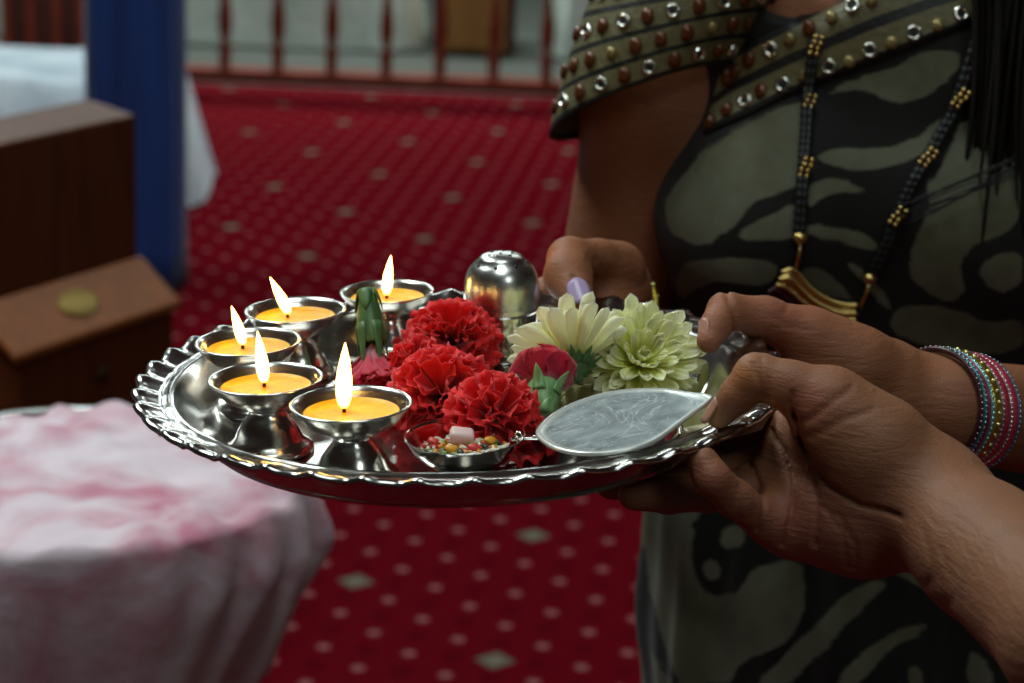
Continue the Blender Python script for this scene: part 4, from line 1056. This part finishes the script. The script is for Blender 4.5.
for ri, t in enumerate((.13, .363, .60, .845)):
    for k in range(13):
        th = math.pi * (1.0 + (k + .5) / 13)          # the front half faces the viewer
        p = sleeve_pt(th, t); d1 = sleeve_pt(th + .02, t) - p; d2 = sleeve_pt(th, t + .02) - p; nr = d1.cross(d2).normalized()
        if nr.y > 0: nr = -nr
        kd = ('m' if k % 2 == 0 else 'a') if ri != 1 else ('a' if k % 4 else 'p')
        stud(kd, p + nr * .0008, nr, sleeve, 1.45 + .1 * math.sin(k * 3))
# neckline bands lying on the dress
def band(name, up_, lo_, parent):
    m = MB(); n = 60; v = []; a = []; f = []; K = 8
    def cat(pts, t):
        L = [0]
        for p, q in zip(pts[:-1], pts[1:]): L.append(L[-1] + math.hypot(q[0]-p[0], q[1]-p[1]))
        s = t * L[-1]
        for i in range(len(pts) - 1):
            if s <= L[i+1] or i == len(pts) - 2:
                w_ = (s - L[i]) / (L[i+1] - L[i]); return (pts[i][0] + (pts[i+1][0]-pts[i][0]) * w_, pts[i][1] + (pts[i+1][1]-pts[i][1]) * w_)
    for i in range(n + 1):
        pu, pl_ = cat(up_, i / n), cat(lo_, i / n)
        for k in range(K + 1):
            w_ = k / K; h = dhit(pu[0] + (pl_[0] - pu[0]) * w_, pu[1] + (pl_[1] - pu[1]) * w_)
            p = h[0] + h[1] * .0016 * (1 if h[1].y < 0 else -1) if h[0] is not None else at(pu[0] + (pl_[0] - pu[0]) * w_, pu[1] + (pl_[1] - pu[1]) * w_, 1.44)
            v.append(p); a.append(w_)
    for i in range(n):
        for k in range(K): f.append((i*(K+1)+k, i*(K+1)+k+1, (i+1)*(K+1)+k+1, (i+1)*(K+1)+k))
    return m.add(v, f, a).build(name, M_NT, parent, attr='band', solid=.0015)
def nt_mat():
    g = N('neckline_trim_cloth'); t = g.attr('band'); nz = g.noise(260, 3); st = None
    for c_, w_ in ((.0, .10), (.5, .075), (1.0, .10)):
        b = g.math('LESS_THAN', g.math('ABSOLUTE', g.math('SUBTRACT', t, c_)), w_); st = b if st is None else g.math('MAXIMUM', st, b)
    g.set(Base_Color=g.mix(st, g.mix(nz, srgb(76, 70, 42), srgb(116, 106, 72)), srgb(16, 15, 14)), Roughness=.55); g.bump(nz, .6, .0012); return g.m
M_NT = nt_mat()
nb = band('neckline_trim', c1([(385, 150), (420, 105), (480, 72), (560, 35), (620, 5), (700, -30), (800, -60), (950, -90)]), c1([(350, 285), (440, 245), (530, 200), (620, 165), (720, 125), (800, 95), (900, 55), (980, 20)]), dress)
N1 = c1([(400, 165), (415, 150), (445, 125), (490, 103), (530, 82), (570, 60), (618, 38), (662, 15), (700, 2)]); N2 = c1([(365, 262), (400, 235), (437, 215), (470, 195), (515, 180), (560, 160), (612, 140), (655, 130), (698, 105), (745, 90), (790, 70), (840, 55), (888, 30), (930, 18)])
for j, (q, kd) in enumerate([(q, k) for q, k in zip(N1, 'aaampapmp')] + [(q, k) for q, k in zip(N2, 'aamampmpmpmpmp')]):
    h = dhit(*q)
    if h[0] is None: continue
    nr = h[1] if h[1].y < 0 else -h[1]
    stud(kd, h[0] + nr * .0026, nr, nb, 1.5)

# necklace hanging on the dress
def onD(px, py, off=.004):
    h = dhit(px, py)
    if h[0] is None: return at(px, py, 1.42)
    return h[0] + (h[1] if h[1].y < 0 else -h[1]) * off
nk = empty('necklace', onD(817, 330), 'long black bead necklace with gold spacers and crescent gold pendant over the dress', 'necklace')
NO = Vector(nk.location)
Lp = [(826, -20), (822, 5), (816, 45), (809, 90), (806, 130), (803, 160), (800, 195), (797, 232)]; Rp = [(990, -20), (975, 40), (962, 80), (950, 115), (932, 150), (915, 180), (900, 210), (888, 240), (871, 272)]
def rope(pts, nm):
    P = [onD(x, y, .005) - NO for x, y in pts]; m = MB(); Q_ = []
    for a, b in zip(P[:-1], P[1:]):
        for k in range(14): Q_.append(a.lerp(b, k / 14))
    Q_.append(P[-1]); R_ = [.0026 + .0006 * math.sin(i * 2.1) for i in range(len(Q_))]
    for dx in (-.0016, .0016): m.tube([p + Vector((dx, 0, 0)) for p in Q_], R_, 8)
    return m.build(nm, M_BLACK, nk)
rope(Lp, 'bead_strand'); rope(Rp, 'bead_strand')
sp0 = None
for q in ((816, 44), (808, 105), (803, 168), (926, 157), (897, 214), (957, 96)):
    if sp0 is None:
        m = MB()
        for z in (-.0055, -.0018, .0018, .0055):
            for x in (-.0021, .0021): m.sphere((x + .0012 * (z > 0), -.0036, z), .0017, 8, 6)
        sp0 = m.build('gold_spacer', M_GOLD, nk); o = sp0
    else: o = sp0.copy(); C.objects.link(o); o.parent = nk
    o.location = onD(*q, .005) - NO; o.rotation_euler = (0, .15 if q[0] < 850 else .5, 0)
for q in ((797, 236), (869, 275)):
    o = MB().sphere((0, 0, 0), .0040, 14, 10, (1.2, 1, .95)).build('gold_bead', M_GOLD, nk); o.location = onD(*q, .006) - NO
a_ = [onD(797, 240, .006) - NO, onD(796, 252, .006) - NO, onD(793, 265, .007) - NO]; MB().tube(a_, .0012, 8).build('link', M_GOLD, nk)
a_ = [onD(869, 279, .006) - NO, onD(865, 292, .006) - NO, onD(860, 304, .007) - NO]; MB().tube(a_, .0012, 8).build('link', M_GOLD, nk)
def pendant():
    up_ = [(781, 268), (789, 266), (797, 272), (808, 284), (822, 293), (838, 299), (855, 301)]; lo_ = [(769, 286), (775, 292), (786, 300), (800, 309), (818, 318), (836, 324), (856, 327)]
    v = []; f = []; K = 8; n = 36
    def s(pts, t):
        x = t * (len(pts) - 1); i = min(int(x), len(pts) - 2); w_ = x - i
        p0, p1, p2, p3 = pts[max(i-1, 0)], pts[i], pts[i+1], pts[min(i+2, len(pts)-1)]
        return tuple(.5 * ((2*p1[k]) + (p2[k]-p0[k]) * w_ + (2*p0[k] - 5*p1[k] + 4*p2[k] - p3[k]) * w_**2 + (3*p1[k] - p0[k] - 3*p2[k] + p3[k]) * w_**3) for k in (0, 1))
    mi = []
    for i in range(n + 1):
        a, b = s(up_, i / n), s(lo_, i / n)
        for k in range(K + 1):
            w_ = k / K; base = onD(a[0] + (b[0]-a[0]) * w_, a[1] + (b[1]-a[1]) * w_, .006 + .004 * math.sin(math.pi * w_)) - NO; v.append(base)
    for i in range(n):
        for k in range(K): f.append((i*(K+1)+k, i*(K+1)+k+1, (i+1)*(K+1)+k+1, (i+1)*(K+1)+k)); mi.append(0 if k < 4 else 1)
    m = MB(); m.add(v, f); m.m = mi
    for i in range(n + 1):                       # beaded gold rims and hanging garnets
        for k, r_, ii_ in ((0, .0013, 0), (2, .0012, 0), (4, .0012, 0), (6, .0015, 2), (8, .0017, 2)):
            m.sphere(v[i*(K+1)+k] + Vector((0, -.0012, 0)), r_, 7, 5, mi=ii_)
    m.build('pendant', [M_GOLD, simple('dull_gold', srgb(96, 66, 30), .4, .6), simple('garnet_bead', srgb(70, 30, 34), .25)], nk, solid=.0012)
pendant()

# bangles on the left wrist, gold bracelet on the right wrist
ARM = (ELL - WRL).normalized()
def bangle(px, rad, th, col, label, nm='bangle', rough=.3, metal=.3, beads=0, flat=1.0, c0=None, axis=None, group='bangles on the left wrist'):
    if c0 is None:
        t = 0.0; px = 934 + (px - 941) * .74           # where the forearm axis crosses that picture column
        for k in range(-80, 400):
            if pix(WRL + ARM * k * .0005)[0] >= px: t = k * .0005; break
        c0 = WRL + ARM * t; axis = ARM + Vector((0, .05, .10))
    M = Matrix.Translation(c0) @ Vector(axis).normalized().to_track_quat('Z', 'Y').to_matrix().to_4x4()
    m = MB(); n = 96; pts = [Vector((rad * math.cos(2*math.pi*i/n), rad * math.sin(2*math.pi*i/n), 0)) for i in range(n)]
    m.tube(pts, th, 8, True)
    m.v = [(p[0], p[1], p[2] * flat) for p in m.v]
    if beads:
        for i in range(beads):
            a = 2 * math.pi * i / beads; m.sphere((( rad + th * .8) * math.cos(a), (rad + th * .8) * math.sin(a), 0), th * .75, 7, 5, mi=1)
    col = tuple(min(1, c * 1.7) for c in col[:3]) + (1,); mt = simple(nm + '_metal', col, rough, metal, .35, 400); m2 = simple(nm + '_glint', tuple(min(1, c * 1.2 + .22) for c in col[:3]) + (1,), .12, .8)
    o = m.build(nm, [mt, m2], None, matrix=M); return props(o, label, 'bangle' if group and 'bangle' in group else 'bracelet', group)
for px, th, col, lab, beads, flat, mt in (
        (941, .0013, srgb(60, 26, 32), 'dark garnet beaded bangle, nearest the hand', 60, 1, .2), (947, .0012, srgb(70, 120, 130), 'teal glitter bangle next to the dark beaded one', 70, 1, .5), (951.5, .0012, srgb(140, 40, 60), 'thin crimson bangle between two teal ones', 0, 1, .3),
        (956, .0012, srgb(110, 160, 165), 'pale turquoise glitter bangle beside the wide gold one', 70, 1, .5), (963, .0018, srgb(190, 160, 70), 'wide gold bangle set with square stones', 34, 2.2, .9), (971, .0011, srgb(150, 120, 130), 'thin mauve silver bangle right of the gold one', 70, 1, .7),
        (976.5, .0014, srgb(168, 50, 66), 'wider red glitter bangle left of the silver bead line', 0, 2.0, .3), (982, .0010, srgb(190, 170, 170), 'thin silver beaded bangle amid the red ones', 80, 1, .9), (987.5, .0014, srgb(176, 52, 72), 'wider red glitter bangle next to the last blue one', 0, 2.0, .3), (993, .0011, srgb(70, 110, 130), 'blue-grey glitter bangle, farthest from the hand', 70, 1, .5)):
    bangle(px, .0305, th, col, lab, beads=beads, flat=flat, metal=mt)
ax1 = (WRR - at(608, 285, 1.25)).normalized()
bangle(0, .0310, .0020, srgb(220, 180, 70), 'gold beaded bracelet on the right wrist, half hidden by the hand', 'gold_bracelet', metal=.9, beads=26, c0=WRR + ax1 * .004 + Vector((0, 0, .002)), axis=ax1, group=None)
# hair falling over the left shoulder
m = MB(); rh = random.Random(11)
for k in range(150):
    x0 = rh.uniform(965, 1130); y1 = rh.uniform(120, 330); dy = rh.uniform(0, .05); p = []; xs = x0 + rh.uniform(-14, 10)
    for j in range(12):
        t = j / 11; yy = -250 + (y1 + 250) * t; xx = x0 + (xs - x0) * t + 10 * math.sin(t * 5 + x0 * .05) + 16 * (1 - t)
        Yd = 1.435 - dy if t > .35 else 1.435 - dy + (.35 - t) * .15
        q = at(xx, yy, Yd + .01 * math.sin(x0)); p.append(q)
    m.tube(p, [.0034 * (1 - .8 * (j / 11) ** 3) for j in range(12)], 5)
for k in range(12):      # fine loose wisps reaching to the left
    y0 = rh.uniform(215, 235); p = [at(1020 - 15 * j + rh.uniform(-2, 2), y0 - 60 + 6.4 * j + 2 * math.sin(j + k), 1.37) for j in range(9)]
    m.tube(p, .0004, 4)
hc = Vector((CX - .02, CYY - .02, 1.54))
m.sphere(hc, .098, 24, 16, (.86, .98, 1.0))
m.sphere(hc + Vector((.06, .05, -.14)), .08, 20, 14, (1.0, .6, 1.6))
m.build('hair', M_HAIR, woman)
